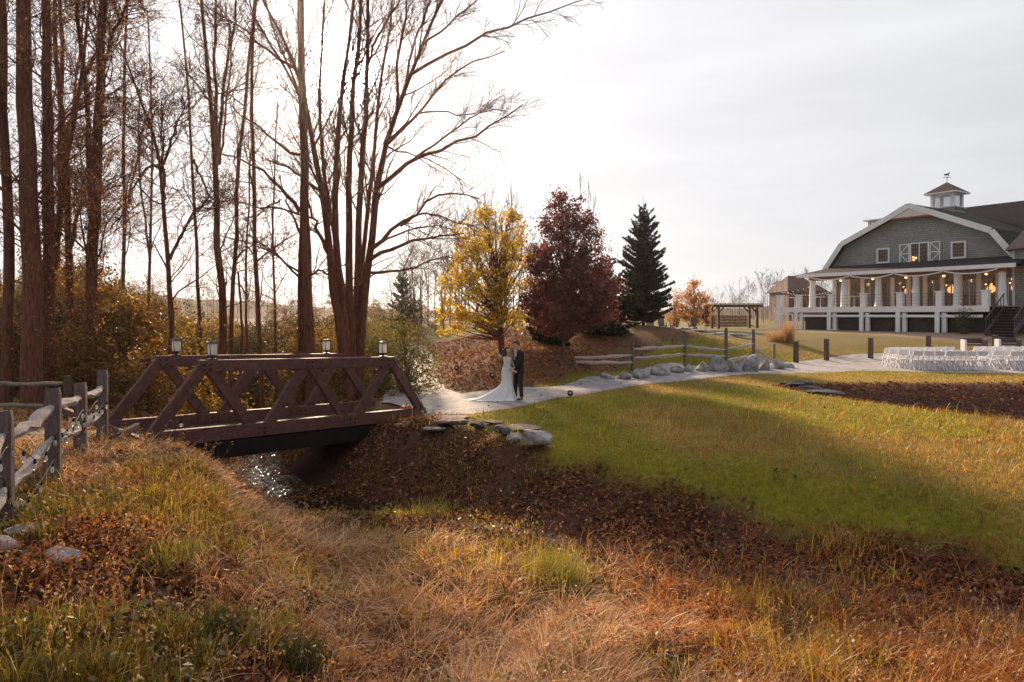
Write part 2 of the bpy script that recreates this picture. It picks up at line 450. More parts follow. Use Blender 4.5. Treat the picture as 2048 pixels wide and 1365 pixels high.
# water ------------------------------------------------------------------------
def water_material():
    m, n, l, b = new_mat('stream_water')
    b.inputs['Base Color'].default_value = (.02, .014, .01, 1); b.inputs['Roughness'].default_value = .07
    b.inputs['IOR'].default_value = 1.33
    t = n.new('ShaderNodeTexCoord')
    z = n.new('ShaderNodeTexNoise'); z.inputs['Scale'].default_value = 5; z.inputs['Detail'].default_value = 3
    l.new(t.outputs['Object'], z.inputs['Vector'])
    bp = n.new('ShaderNodeBump'); bp.inputs['Strength'].default_value = 1.0; bp.inputs['Distance'].default_value = .035
    l.new(z.outputs['Fac'], bp.inputs['Height']); l.new(bp.outputs[0], b.inputs['Normal'])
    return m
wx = np.linspace(-20, -1.5, 60); wy = np.linspace(12.8, 44, 90)
WX, WY = np.meshgrid(wx, wy)
keep = seg_dist(WX, WY, DITCH) < 2.4
wv = np.stack([WX, WY, np.full_like(WX, -1.52)], -1).reshape(-1, 3)
i = (np.arange(89)[:, None] * 60 + np.arange(59)[None, :])
ok = keep[:-1, :-1] & keep[1:, :-1] & keep[:-1, 1:] & keep[1:, 1:]
i = i[ok]
w = link_mesh('stream_water', np_mesh('stream_water', wv, np.stack([i, i + 1, i + 61, i + 60], -1)), water_material(), None, True)
tag(w, kind='structure')

# paths ------------------------------------------------------------------------
def resample(p, n):
    p = np.array(p, float); s = np.concatenate([[0], np.cumsum(np.hypot(*np.diff(p, axis=0).T))])
    # smooth the corners a little by sampling densely and averaging
    t = np.linspace(0, s[-1], n); q = np.stack([np.interp(t, s, p[:, k]) for k in (0, 1)], -1)
    for _ in range(6): q[1:-1] = (q[:-2] + 2 * q[1:-1] + q[2:]) / 4
    return q
def strip(name, A, B, mat, lift, n=90, k=12):
    A, B = resample(A, n), resample(B, n)
    t = np.linspace(0, 1, k + 1)[None, :, None]
    P = A[:, None, :] * (1 - t) + B[:, None, :] * t
    wob = (fbm(P[..., 0] * 2, P[..., 1] * 2, 51, 2) - .5)[..., None] * .3
    P = P + wob * np.where((t == 0), 1.0, np.where(t == 1, -1.0, 0.0)) * np.array([.6, .8])
    x, y = P[..., 0], P[..., 1]
    edge = np.minimum(t[..., 0], 1 - t[..., 0])
    z = h_exact(x, y) + lift * np.clip(edge * 6 + .2, 0, 1)
    # stay clear of the terrain facets below
    v = np.stack([x, y, z], -1).reshape(-1, 3)
    i = (np.arange(n - 1)[:, None] * (k + 1) + np.arange(k)[None, :]).ravel()
    o = link_mesh(name, np_mesh(name, v, np.stack([i, i + 1, i + k + 2, i + k + 1], -1)), mat, None, True)
    return tag(o, kind='structure')
M_GRAVEL = pm('pale_gravel', (.44, .42, .43), (.25, .23, .24), 2.5, .8, .6, 60, spec=.3, detail=12.0)
M_DIRT = pm('dirt_path', (.20, .14, .11), (.11, .08, .06), 6, .9, .6, 40)
strip('gravel_path', PATH_NEAR, PATH_FAR, M_GRAVEL, .045, 150, 14)
strip('fork_path', FORK_L, FORK_R, M_GRAVEL, .030, 60, 8)
strip('dirt_path', [(-7.3, 12.9), (-9.5, 12.2), (-14, 12.3), (-24, 12)], [(-9.0, 14.9), (-11, 14.9), (-15, 15.2), (-24, 15)], M_DIRT, .035, 40, 8)

# far hills ---------------------------------------------------------------------
def ridge(name, Y, pts, mat, seed, thick=60):
    xs = np.linspace(pts[0][0], pts[-1][0], 120)
    top = np.interp(xs, [p[0] for p in pts], [p[1] for p in pts])
    X = (xs - CX) / F * Y
    Zt = CAMZ - (top - HY) / F * Y + (fbm(xs * .05, xs * 0, seed, 3) - .5) * 1.6
    rows = []
    for f, back in ((-.05, -30), (.35, -16), (.75, -6), (1, 0), (.8, 14), (-.05, thick)):
        rows.append(np.stack([X, np.full_like(X, Y + back), 1.0 + (Zt - 1.0) * f], -1))
    v = np.array(rows).reshape(-1, 3); n = 120
    i = (np.arange(5)[:, None] * n + np.arange(n - 1)[None, :]).ravel()
    o = link_mesh(name, np_mesh(name, v, np.stack([i, i + 1, i + n + 1, i + n], -1)), mat, None, True)
    return tag(o, kind='structure')
M_HILL = pm('far_bare_wood', (.085, .045, .03), (.045, .026, .02), .25, 1.0, .8, 1.2)
ridge('hills', 170, [(-900, 600), (-200, 590), (120, 585), (260, 590), (420, 598), (560, 608), (700, 615), (900, 622), (1300, 620), (1700, 610), (2300, 600), (3000, 610)], M_HILL, 61)
# ------------------------------------------------------------------ trees: skeletons
def smooth_poly(P, n):
    P = np.array(P, float)
    s = np.concatenate([[0], np.cumsum(np.linalg.norm(np.diff(P, axis=0), axis=1))])
    t = np.linspace(0, s[-1], n)
    Q = np.stack([np.interp(t, s, P[:, k]) for k in range(P.shape[1])], -1)
    for _ in range(2): Q[1:-1] = (Q[:-2] + 2 * Q[1:-1] + Q[2:]) / 4
    return Q
def unit(v): return v / (np.linalg.norm(v) + 1e-9)
def perp(rng, d):
    r = rng.normal(size=3); r -= d * r.dot(d)
    return unit(r)
class Skeleton:
    def __init__(s, seed): s.rng = np.random.default_rng(seed); s.P, s.R, s.L = [], [], []
    def put(s, pts, rad, lvl): s.P.append(np.asarray(pts, float)); s.R.append(np.asarray(rad, float)); s.L.append(lvl); return len(s.P) - 1
    def limb(s, px_pts, Y0, Y1, w0, w1, lvl=0, n=12, wob=0.03, taper=1.0):
        """a stem traced through picture points, at its own depth and real thickness (w in px at 2048)"""
        Ys = np.linspace(Y0, Y1, len(px_pts))
        P = smooth_poly([at(x, y, Y) for (x, y), Y in zip(px_pts, Ys)], n)
        P[1:] += s.rng.normal(size=(n - 1, 3)) * wob
        r = (w1 + (w0 - w1) * np.linspace(1, 0, n) ** taper) / 2 / F * np.linspace(Y0, Y1, n)
        return s.put(P, r, lvl)
    def branch(s, p, d, L, r, lvl, maxl, up=.25, wander=.22, kids=(5, 4, 3, 2), ratio=(.42, .62), ang=(22, 58), rmin=.0065):
        rng = s.rng
        n = 6 if lvl <= 1 else (5 if lvl == 2 else 4)
        pts = [np.array(p, float)]; d = unit(np.array(d, float))
        for k in range(n - 1):
            d = unit(d + rng.normal(size=3) * wander * .6 + np.array([0, 0, up * .25]))
            pts.append(pts[-1] + d * L / (n - 1))
        rad = np.linspace(r, max(r * .3, rmin), n)
        i = s.put(pts, rad, lvl)
        if lvl < maxl: s.spawn(i, kids[min(lvl, len(kids) - 1)], (.25, 1.0), (L * ratio[0], L * ratio[1]), lvl + 1, maxl, up, wander, kids, ratio, ang, rmin)
        return i
    def spawn(s, i, count, trange, lrange, lvl, maxl, up=.25, wander=.22, kids=(5, 4, 3, 2), ratio=(.42, .62), ang=(22, 58), rmin=.0065, rfrac=.5, side=None):
        rng = s.rng; P, Rr = s.P[i], s.R[i]; n = len(P)
        for t in np.sort(rng.uniform(*trange, size=count)):
            f = t * (n - 1); k = min(int(f), n - 2); u = f - k
            p = P[k] * (1 - u) + P[k + 1] * u; d = unit(P[k + 1] - P[k]); r = Rr[k] * (1 - u) + Rr[k + 1] * u
            a = R(rng.uniform(*ang)); q = perp(rng, d)
            if side is not None: q = unit(q + np.array(side))
            L = rng.uniform(*lrange) * (1.15 - .5 * t)
            s.branch(p, d * math.cos(a) + q * math.sin(a), L, max(min(r * rfrac, L * .016), rmin), lvl, maxl, up, wander, kids, ratio, ang, rmin)
    def ends(s, minl):
        return np.concatenate([p[1:] for p, l in zip(s.P, s.L) if l >= minl])
    def arrays(s, lo, hi):
        Vs, Fs, off = [], [], 0
        for sides, a, b in ((9, .10, 99), (6, .03, .10), (4, .012, .03), (3, 0, .012)):
            sel = [k for k in range(len(s.P)) if lo <= s.L[k] <= hi and a <= s.R[k][0] < b]
            if not sel: continue
            V, Fq = tube_np([s.P[k] for k in sel], [s.R[k] for k in sel], sides)
            Vs.append(V); Fs.append(Fq + off); off += len(V)
        return (np.concatenate(Vs), np.concatenate(Fs)) if Vs else None

def leaf_quads(rng, P, size, tint, flat=0.0, slim=.5, droop=0.0):
    n = len(P)
    nrm = rng.normal(size=(n, 3)); nrm[:, 2] += flat * 3; nrm /= np.linalg.norm(nrm, axis=1, keepdims=True)
    a = rng.normal(size=(n, 3)); a[:, 2] -= droop; a -= nrm * (a * nrm).sum(1, keepdims=True); a /= np.linalg.norm(a, axis=1, keepdims=True) + 1e-9
    b = np.cross(nrm, a)
    s = np.broadcast_to(size, (n,))[:, None] * .5
    bend = nrm * s * rng.uniform(-.35, .35, (n, 1))
    V = np.stack([P - a * s, P + b * s * slim * 1.0 + bend, P + a * s, P - b * s * slim + bend], 1).reshape(-1, 3)
    Fq = np.arange(4 * n).reshape(n, 4)
    return V, Fq, np.repeat(tint, 4, axis=0)
def palette(rng, n, cols, jitter=.25, weights=None):
    c = np.array(cols)[rng.choice(len(cols), n, p=weights)]
    return c * rng.uniform(1 - jitter, 1 + jitter, (n, 1))
def finish_tree(name, sk, label, cat='tree', group=None, base=None, trunk_lvl=0, bark=None, leaves=None, twig=None):
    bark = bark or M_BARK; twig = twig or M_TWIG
    if base is None: base = sk.P[0][0]
    t = thing(name, label, cat, base, 0, group)
    o = np.array(t.location)
    a = sk.arrays(0, trunk_lvl)
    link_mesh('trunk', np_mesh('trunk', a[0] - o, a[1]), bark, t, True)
    a = sk.arrays(trunk_lvl + 1, 9)
    if a: link_mesh('branches', np_mesh('branches', a[0] - o, a[1]), twig, t, True)
    if leaves is not None:
        V, Fq, c = leaves
        link_mesh('leaves', np_mesh('leaves', V - o, Fq, c), M_LEAF, t)
    return t
def on_ground(px, Y):
    x = (px - CX) / F * Y
    return np.array([x, Y, hz1(x, Y)])
def ypx(p): return HY + (CAMZ - p[2]) / p[1] * F
GOLD = [(.26, .15, .02), (.20, .11, .02), (.14, .06, .02), (.10, .085, .02), (.30, .20, .03)]

# ---- the big many-stemmed tree behind the bridge ------------------------------
Y = 22.0
sk = Skeleton(11)
b = on_ground(703, Y); by = ypx(b)
stems = [
 ([(697, by + 6), (690, 700), (668, 600), (658, 497), (645, 371), (632, 308), (617, 223), (604, 150), (575, 90), (540, 30), (505, -40)], 21.6, 20.6, 22, 3.5),
 ([(700, by + 6), (696, 690), (680, 590), (669, 497), (669, 371), (675, 282), (677, 208), (692, 148), (697, 74), (708, 0), (716, -90), (720, -200)], 21.7, 21.3, 19, 4),
 ([(704, by + 6), (703, 690), (699, 590), (697, 497), (699, 371), (700, 260), (708, 148), (719, 56), (723, 0), (730, -110), (741, -240)], 22.0, 22.4, 19, 4),
 ([(708, by + 6), (710, 690), (716, 590), (719, 497), (716, 371), (730, 297), (732, 223), (736, 130), (735, 0), (738, -120), (748, -250)], 22.2, 22.8, 18, 4),
 ([(712, by + 6), (717, 690), (731, 590), (739, 497), (756, 371), (771, 282), (793, 223), (812, 167), (845, 93), (879, 11), (910, -60), (935, -140)], 22.3, 22.2, 21, 3),
 ([(700, by + 6), (700, 700), (690, 600), (675, 500), (655, 400), (640, 300), (636, 200), (640, 90), (652, -20), (660, -120)], 22.6, 23.8, 13, 3),
 ([(708, by + 6), (712, 640), (722, 540), (733, 440), (748, 330), (752, 240), (765, 160), (772, 80), (786, 0), (796, -120)], 22.8, 24.0, 13, 3),
]
mains = [sk.limb(*s, lvl=0, n=16, wob=.02, taper=1.15) for s in stems]
sub = [
 ([(741, 500), (760, 472), (801, 453), (845, 408), (882, 380), (915, 384), (960, 398)], 22.2, 21.2, 9, 2),
 ([(757, 375), (808, 334), (845, 310), (882, 293), (927, 286), (970, 262), (1010, 235), (1049, 208)], 22.2, 20.6, 10, 2),
 ([(800, 338), (860, 296), (905, 262), (957, 223), (985, 216), (1016, 222)], 21.6, 21.0, 6, 1.5),
 ([(773, 290), (800, 262), (834, 230), (860, 200), (919, 130), (957, 115), (1010, 104)], 22.2, 23.4, 8, 1.5),
 ([(834, 228), (870, 222), (925, 236), (960, 225), (1005, 190)], 22.6, 22.0, 4, 1.2),
 ([(818, 152), (860, 122), (919, 93), (979, 67), (1068, 37), (1150, 8), (1190, -6)], 22.2, 21.0, 7, 1.5),
 ([(744, 517), (799, 492), (856, 472), (880, 478), (930, 466)], 22.0, 20.8, 9, 2),
 ([(741, 546), (780, 542), (811, 544), (845, 530), (873, 515), (905, 512)], 22.1, 21.0, 7, 1.8),
 ([(801, 453), (840, 424), (872, 428), (905, 446), (950, 452)], 21.8, 22.4, 5, 1.5),
 ([(742, 500), (790, 470), (835, 452), (880, 450), (910, 462)], 22.2, 23.2, 6, 1.5),
 ([(775, 293), (840, 316), (880, 330), (905, 352), (935, 378)], 22.2, 21.4, 4, 1.2),
 ([(655, 400), (632, 375), (608, 352), (566, 330), (530, 318)], 21.4, 20.4, 8, 2),
 ([(655, 505), (640, 470), (625, 430), (610, 395)], 21.4, 20.8, 9, 4),
 ([(604, 150), (560, 120), (512, 80), (470, 48), (430, 25), (400, 6)], 20.8, 20.0, 7, 2),
 ([(617, 223), (590, 170), (558, 100), (540, 40), (525, -40)], 20.9, 21.6, 6, 2),
 ([(845, 93), (880, 60), (920, 30), (960, -6)], 22.2, 21.5, 5, 2),
 ([(812, 167), (822, 100), (850, 40), (868, -20)], 22.2, 22.9, 6, 2.5),
 ([(736, 130), (752, 80), (790, 20), (810, -30)], 22.6, 21.8, 6, 2.5),
 ([(793, 223), (792, 160), (800, 90), (818, 10), (825, -60)], 22.2, 23.0, 7, 3),
]
subs = [sk.limb(*s, lvl=1, n=10, wob=.03) for s in sub]
for i in mains: sk.spawn(i, 26, (.34, 1.0), (1.0, 2.9), 1, 3, up=.35, kids=(6, 6, 5, 3), ang=(18, 48))
for i in subs: sk.spawn(i, 17, (.3, 1.0), (.5, 1.4), 2, 3, up=.12, kids=(5, 5, 4, 3), ang=(20, 55))
# crooked lower branches
for i in mains[:2] + mains[4:5]: sk.spawn(i, 3, (.2, .42), (.8, 1.8), 2, 3, up=.1, ang=(40, 75))
rng = sk.rng; e = sk.ends(3); e = e[rng.choice(len(e), 260)]
lv = leaf_quads(rng, e, .07, palette(rng, len(e), GOLD))
finish_tree('many_stemmed_tree', sk, 'large bare tree with many upright stems against the sun, behind the bridge', leaves=lv, base=b)

# ---- twin trunk just left of it ------------------------------------------------
Y = 20.8
sk = Skeleton(12); b = on_ground(620, Y); by = ypx(b)
a1 = sk.limb([(622, by + 6), (618, 640), (612, 497), (607, 300), (604, 150), (601, 0), (600, -160), (604, -300)], Y, Y - .3, 22, 10, n=14, wob=.015)
a2 = sk.limb([(604, by + 4), (602, 640), (601, 560), (602, 480), (608, 380)], Y + .25, Y + .1, 15, 12, n=8, wob=.01)
for s in [
 ([(600, 425), (575, 385), (560, 371), (520, 335), (474, 315), (440, 308)], 20.7, 19.6, 9, 2.5),
 ([(600, 310), (560, 296), (530, 262), (489, 237), (455, 205)], 20.7, 20.2, 7, 2),
 ([(602, 470), (585, 430), (572, 395), (560, 350)], 20.8, 21.3, 6, 2),
 ([(600, 545), (575, 530), (548, 505), (510, 478), (470, 450)], 20.8, 20.1, 5, 1.5),
 ([(599, 555), (570, 520), (540, 500), (480, 480), (430, 470)], 20.9, 21.6, 5, 1.5),
 ([(600, 430), (560, 415), (520, 415), (470, 405), (430, 385)], 20.8, 21.2, 5, 1.5),
 ([(560, 400), (540, 410), (515, 425), (490, 440)], 20.4, 20.2, 4, 1.5),
 ([(601, 560), (640, 540), (656, 548)], 20.8, 20.2, 6, 4),
 ([(604, 200), (585, 150), (562, 120), (520, 60), (500, 10), (470, -60)], 20.6, 20.9, 7, 2),
]:
    i = sk.limb(*s, lvl=1, n=10, wob=.03); sk.spawn(i, 9, (.25, 1), (.5, 1.5), 2, 3, up=.1, kids=(5, 4, 4, 3), ang=(25, 60))
sk.spawn(a1, 20, (.42, 1), (.8, 2.2), 1, 3, up=.3, kids=(5, 4, 3, 2))
rng = sk.rng; e = sk.ends(2); e = e[rng.choice(len(e), 300)]
vine = np.concatenate([sk.P[a1][rng.integers(0, 4, 700)] + rng.normal(size=(700, 3)) * [.16, .16, .5], sk.P[a2][rng.integers(0, 4, 300)] + rng.normal(size=(300, 3)) * [.12, .12, .4], e])
lv = leaf_quads(rng, vine, .08, palette(rng, len(vine), [(.05, .05, .015), (.09, .05, .018), (.14, .09, .02)]))
finish_tree('twin_trunk_tree', sk, 'bare tree with two close straight trunks and leafy vine at its foot', leaves=lv, base=b)

# ---- the other woodland trees, left to right ------------------------------------
#  label, depth, stems [(points, w0, w1)], twig count, vine leaves
WOOD = [
 ('thick dark trunk at the edge of the picture behind the grey rail fence', 18.5, [([(12, 0), (18, 600), (14, 400), (10, 200), (4, 0), (-4, -200)], 26, 16), ([(16, 0), (20, 400), (0, 200), (-20, 60), (-40, -80)], 14, 8)], 14, 200),
 ('broadest dark trunk of the wood, second from the picture edge', 18.0, [([(66, 0), (66, 600), (62, 480), (55, 300), (48, 130), (45, 0), (42, -220)], 48, 26)], 18, 300),
 ('dark straight trunk leaning slightly, third from the picture edge', 19.0, [([(90, 0), (96, 620), (100, 480), (96, 260), (92, 120), (94, 0), (98, -180)], 32, 17), ([(98, 0), (100, 640), (118, 480), (134, 330), (150, 220), (172, 100), (180, 0)], 16, 6)], 18, 1500),
 ('tall forked trunk wrapped in yellow-brown vine leaves', 20.0, [([(183, 0), (186, 640), (188, 500), (192, 380), (198, 250), (202, 120), (206, 0), (212, -160)], 30, 16), ([(186, 0), (187, 500), (184, 390), (176, 260), (172, 160), (160, 60), (150, -40)], 18, 9), ([(204, 150), (214, 100), (235, 50), (260, 0), (275, -60)], 9, 5), ([(172, 150), (190, 110), (205, 70), (214, 20)], 8, 5)], 22, 2000),
 ('crooked tree leaning left between two dark trunks, thick with brown leaves', 21.0, [([(140, 0), (142, 620), (138, 500), (128, 400), (135, 300), (120, 200), (108, 100), (110, -20)], 20, 9), ([(138, 520), (160, 420), (175, 330), (190, 250)], 10, 5)], 26, 2200),
 ('slim tree with a wide V fork of leafy twigs', 22.0, [([(345, 0), (341, 640), (338, 520), (330, 400), (322, 320), (300, 230), (262, 165), (240, 90)], 15, 4), ([(330, 400), (326, 330), (325, 280), (322, 200)], 8, 3), ([(326, 330), (342, 290), (362, 235), (380, 180)], 7, 2), ([(340, 520), (352, 490), (378, 440), (420, 390), (440, 360)], 8, 2.5), ([(322, 330), (290, 330), (262, 390), (240, 440), (205, 470)], 6, 3)], 22, 260),
 ('slim sapling beside the wide V fork tree', 23.0, [([(410, 0), (402, 640), (395, 520), (388, 420), (385, 330), (378, 200), (368, 90), (358, -20)], 10, 4), ([(388, 320), (404, 360), (420, 395)], 6, 5)], 10, 100),
 ('tree that splits into four thin wands above a mid-height fork', 23.0, [([(448, 0), (446, 640), (438, 520), (434, 400), (430, 300), (420, 180), (408, 60), (400, -60)], 22, 6), ([(434, 330), (432, 250), (430, 120), (432, -40)], 11, 5), ([(436, 320), (444, 200), (452, 150), (470, 40), (478, -50)], 10, 4), ([(440, 330), (448, 260), (462, 120), (468, 60)], 6, 3)], 16, 200),
 ('thin pole-like tree leaning right, left of a near vertical one', 22.0, [([(455, 0), (463, 620), (470, 480), (480, 320), (488, 200), (500, 100), (512, -20), (520, -120)], 12, 6)], 14, 60),
 ('near vertical thin dark trunk between a leaning pole and a sapling', 21.5, [([(524, 0), (519, 640), (512, 540), (507, 400), (503, 250), (500, 150), (512, 20), (518, -100)], 13, 6)], 14, 60),
 ('very thin straight sapling in front of the pale sky', 23.5, [([(494, 0), (493, 640), (494, 500), (497, 380), (502, 250), (505, 170)], 7, 3)], 8, 20),
 ('thin sapling with a forked top, nearest the twin trunk', 22.5, [([(552, 0), (550, 620), (548, 520), (547, 400), (548, 300), (554, 200)], 8, 2.5)], 10, 30),
 ('short broken dead stub standing in the undergrowth', 22.5, [([(484, 0), (482, 600), (480, 570), (478, 545)], 8, 5)], 3, 0),
 ('thin grey-brown tree deep in the wood left of the forked vine tree', 27.0, [([(110, 0), (114, 600), (120, 400), (124, 200), (120, 0), (118, -150)], 13, 8), ([(120, 380), (140, 250), (158, 120), (170, -20)], 7, 4)], 24, 1200),
 ('spindly tree deep in the wood right of the forked vine tree', 29.0, [([(240, 0), (244, 600), (252, 420), (246, 260), (250, 120), (258, -40)], 10, 5), ([(252, 420), (280, 300), (300, 200)], 6, 2)], 26, 700),
 ('slender double-stemmed tree deep in the wood near the pale gap', 31.0, [([(296, 0), (298, 600), (302, 440), (306, 300), (300, 150), (296, 20)], 8, 3), ([(300, 520), (285, 400), (276, 300), (280, 180)], 6, 2.5)], 22, 100),
]
for k, (label, Yt, st, tw, vn) in enumerate(WOOD):
    sk = Skeleton(100 + k); rng = sk.rng
    b = on_ground(st[0][0][0][0], Yt); by = ypx(b)
    ids = []
    for j, (pts, w0, w1) in enumerate(st):
        pts = [(x, by + 5) if y == 0 and q == 0 else (x, y) for q, (x, y) in enumerate(pts)]
        ids.append(sk.limb(pts, Yt + .15 * j, Yt + rng.uniform(-.8, .8), w0 * .84, w1 * .8, 0, 13, .025))
    for j, i in enumerate(ids):
        if tw < 5: sk.spawn(i, tw, (.4, .9), (.2, .5), 2, 3); continue
        sk.spawn(i, int(tw * 1.5) if j == 0 else tw, (.28, 1.0), (.9, 2.4), 1, 3, up=.22, wander=.3, kids=(5, 5, 4, 3), ang=(25, 65))
    e = sk.ends(2)
    lv = None
    if vn:
        nn = vn * 3
        q = e[rng.choice(len(e), nn)] + rng.normal(size=(nn, 3)) * .05
        st0 = sk.P[ids[0]]; f = rng.integers(0, max(3, int(len(st0) * .55)), vn)
        v2 = st0[f] + rng.normal(size=(vn, 3)) * np.array([.22, .22, .45])
        q = np.concatenate([q, v2]); q = q[(q[:, 2] < 6.5) | (rng.uniform(size=len(q)) < .4)]
        lv = leaf_quads(rng, q, .085, palette(rng, len(q), [(.34, .15, .025), (.22, .085, .025), (.38, .22, .03), (.14, .08, .02)]))
    finish_tree('woodland_tree' if k < 7 else 'woodland_sapling', sk, label, 'tree', 'bare trees of the wood', base=b, leaves=lv)

# ---- undergrowth ---------------------------------------------------------------
def shrub_points(rng, c, rx, rz, n):
    """leaf positions on lumpy clusters filling a shrub"""
    m = max(6, n // 45)
    d = rng.normal(size=(m, 3)); d /= np.linalg.norm(d, axis=1, keepdims=True); d[:, 2] = np.abs(d[:, 2])
    cc = np.array(c) + d * np.array([rx, rx, rz]) * rng.uniform(.45, 1, (m, 1)) ** .6
    k = rng.integers(0, m, n)
    sig = rng.uniform(.12, .28, m)[k][:, None]
    return cc[k] + rng.normal(size=(n, 3)) * sig * np.array([1, 1, .8]), cc
def stems_to(sk, base, cc, r=.012):
    rng = sk.rng
    for c in cc:
        p0 = np.array(base) + rng.normal(size=3) * [.15, .15, 0]
        mid = (p0 + c) / 2 + rng.normal(size=3) * .12; mid[2] += .1
        sk.put(smooth_poly([p0, mid, c], 5), np.linspace(r, .005, 5), 1)
SHRUBS = [
 ('olive-green leafy shrub at the path side right of the big tree', 812, 23.0, 1.15, 2.55, 5200, [(.075, .08, .02), (.055, .062, .016), (.10, .09, .024), (.13, .10, .02)]),
 ('greyish green shrub behind the far right bridge lantern', 765, 24.2, 1.0, 2.5, 3800, [(.09, .085, .02), (.06, .06, .018), (.12, .09, .02)]),
 ('yellowing shrub between the twin trunk and the big tree', 648, 23.5, .9, 2.5, 3200, [(.17, .12, .02), (.10, .085, .02), (.12, .06, .02)]),
 ('amber-leaved bush glowing behind the near left bridge lantern', 395, 20.5, 1.0, 1.7, 3400, [(.30, .15, .015), (.22, .10, .015), (.15, .07, .015), (.26, .19, .02)]),
 ('rust and olive bush behind the left end of the bridge', 285, 19.4, 1.1, 1.9, 3800, [(.16, .07, .018), (.10, .07, .018), (.20, .12, .02), (.08, .035, .015)]),
 ('brown and gold bush beside the broad dark trunks', 170, 19.8, 1.1, 2.4, 4200, [(.17, .09, .018), (.12, .05, .018), (.09, .065, .018), (.24, .14, .02)]),
 ('yellow-green shrub beside the forked path, farther back than the olive one', 752, 29.0, 1.2, 2.3, 3600, [(.10, .09, .02), (.14, .11, .02), (.07, .065, .018)]),
 ('olive bush in the middle of the wood behind the bridge', 455, 21.0, 1.1, 2.0, 3600, [(.11, .085, .018), (.15, .10, .02), (.07, .05, .016)]),
 ('tall thin-leaved bush left of the twin trunk', 592, 24.0, 1.0, 2.6, 3400, [(.12, .09, .02), (.16, .11, .02), (.10, .05, .018)]),
]
for k, (label, px, Ys, rx, rz, n, pal) in enumerate(SHRUBS):
    sk = Skeleton(300 + k); b = on_ground(px, Ys)
    P, cc = shrub_points(sk.rng, b, rx, rz, n)
    stems_to(sk, b, cc)
    P = P[P[:, 2] > b[2] - .05]
    t = thing('shrub', label, 'shrub', b, 0, 'shrubs along the wood edge')
    a = sk.arrays(0, 9)
    link_mesh('stems', np_mesh('stems', a[0] - b, a[1]), M_TWIG, t)
    V, Fq, c = leaf_quads(sk.rng, P, sk.rng.uniform(.06, .12, len(P)), palette(sk.rng, len(P), pal, .4) * np.array([1.5, 1.55, 1.3]))
    link_mesh('foliage', np_mesh('foliage', V - b, Fq, c), M_LEAF, t)

rng = np.random.default_rng(7)
sk = Skeleton(8); allP, allC = [], []
for k in range(290):
    px = rng.uniform(-60, 850); Ys = rng.uniform(21, 46)
    if px > 780: Ys = rng.uniform(25, 36)
    b = on_ground(px, Ys)
    if seg_dist(b[0], b[1], FORK_L) < 1.6 and b[1] < 46: continue
    if seg_dist(b[0], b[1], [(-12.4, 32)] + DITCH) < 1.5 + rng.uniform(0, .6): continue
    toprow = np.interp(px, [0, 120, 250, 330, 500, 600, 700, 850], [560, 480, 560, 600, 640, 628, 615, 630]) + rng.uniform(-8, 60)
    h = max(.6, CAMZ - (toprow - HY) / F * Ys - b[2]); rx = rng.uniform(.7, 1.5); n = int(430 * rx * min(h, 3))
    P, cc = shrub_points(rng, b, rx, h, n); stems_to(sk, b, cc[::4], .011)
    warm = rng.uniform()
    pal = [[(.14, .08, .016), (.10, .065, .015), (.18, .10, .018)], [(.15, .055, .014), (.18, .10, .018), (.09, .04, .014)], [(.06, .055, .014), (.09, .07, .018), (.05, .035, .012)]][int(warm * 2.99)]
    allP.append(P); allC.append(palette(rng, n, pal, .45) * np.array([1.35, 1.5, 1.3]) * rng.choice([.5, .8, 1.2]))
for k in range(46):
    px = rng.uniform(560, 905); Ys = rng.uniform(45, 60); b = on_ground(px, Ys); h = rng.uniform(1.8, 3.6); rx = rng.uniform(1.0, 1.9); n = 420
    P, cc = shrub_points(rng, b, rx, h, n); allP.append(P); allC.append(palette(rng, n, [[(.13, .085, .03), (.09, .06, .025)], [(.11, .06, .035), (.08, .045, .03)]][k % 2], .4) * 1.2)
P = np.concatenate(allP); C = np.concatenate(allC)
V, Fq, c = leaf_quads(rng, P, rng.uniform(.08, .17, len(P)), C)
tag(link_mesh('undergrowth', np_mesh('undergrowth', V, Fq, c), M_LEAF), 'thicket of small yellow, olive and brown leaves filling the wood', 'undergrowth', kind='stuff')
a = sk.arrays(0, 9)
tag(link_mesh('undergrowth_stems', np_mesh('undergrowth_stems', *a), M_TWIG), 'fine brown stems inside the woodland thicket', 'undergrowth', kind='stuff')

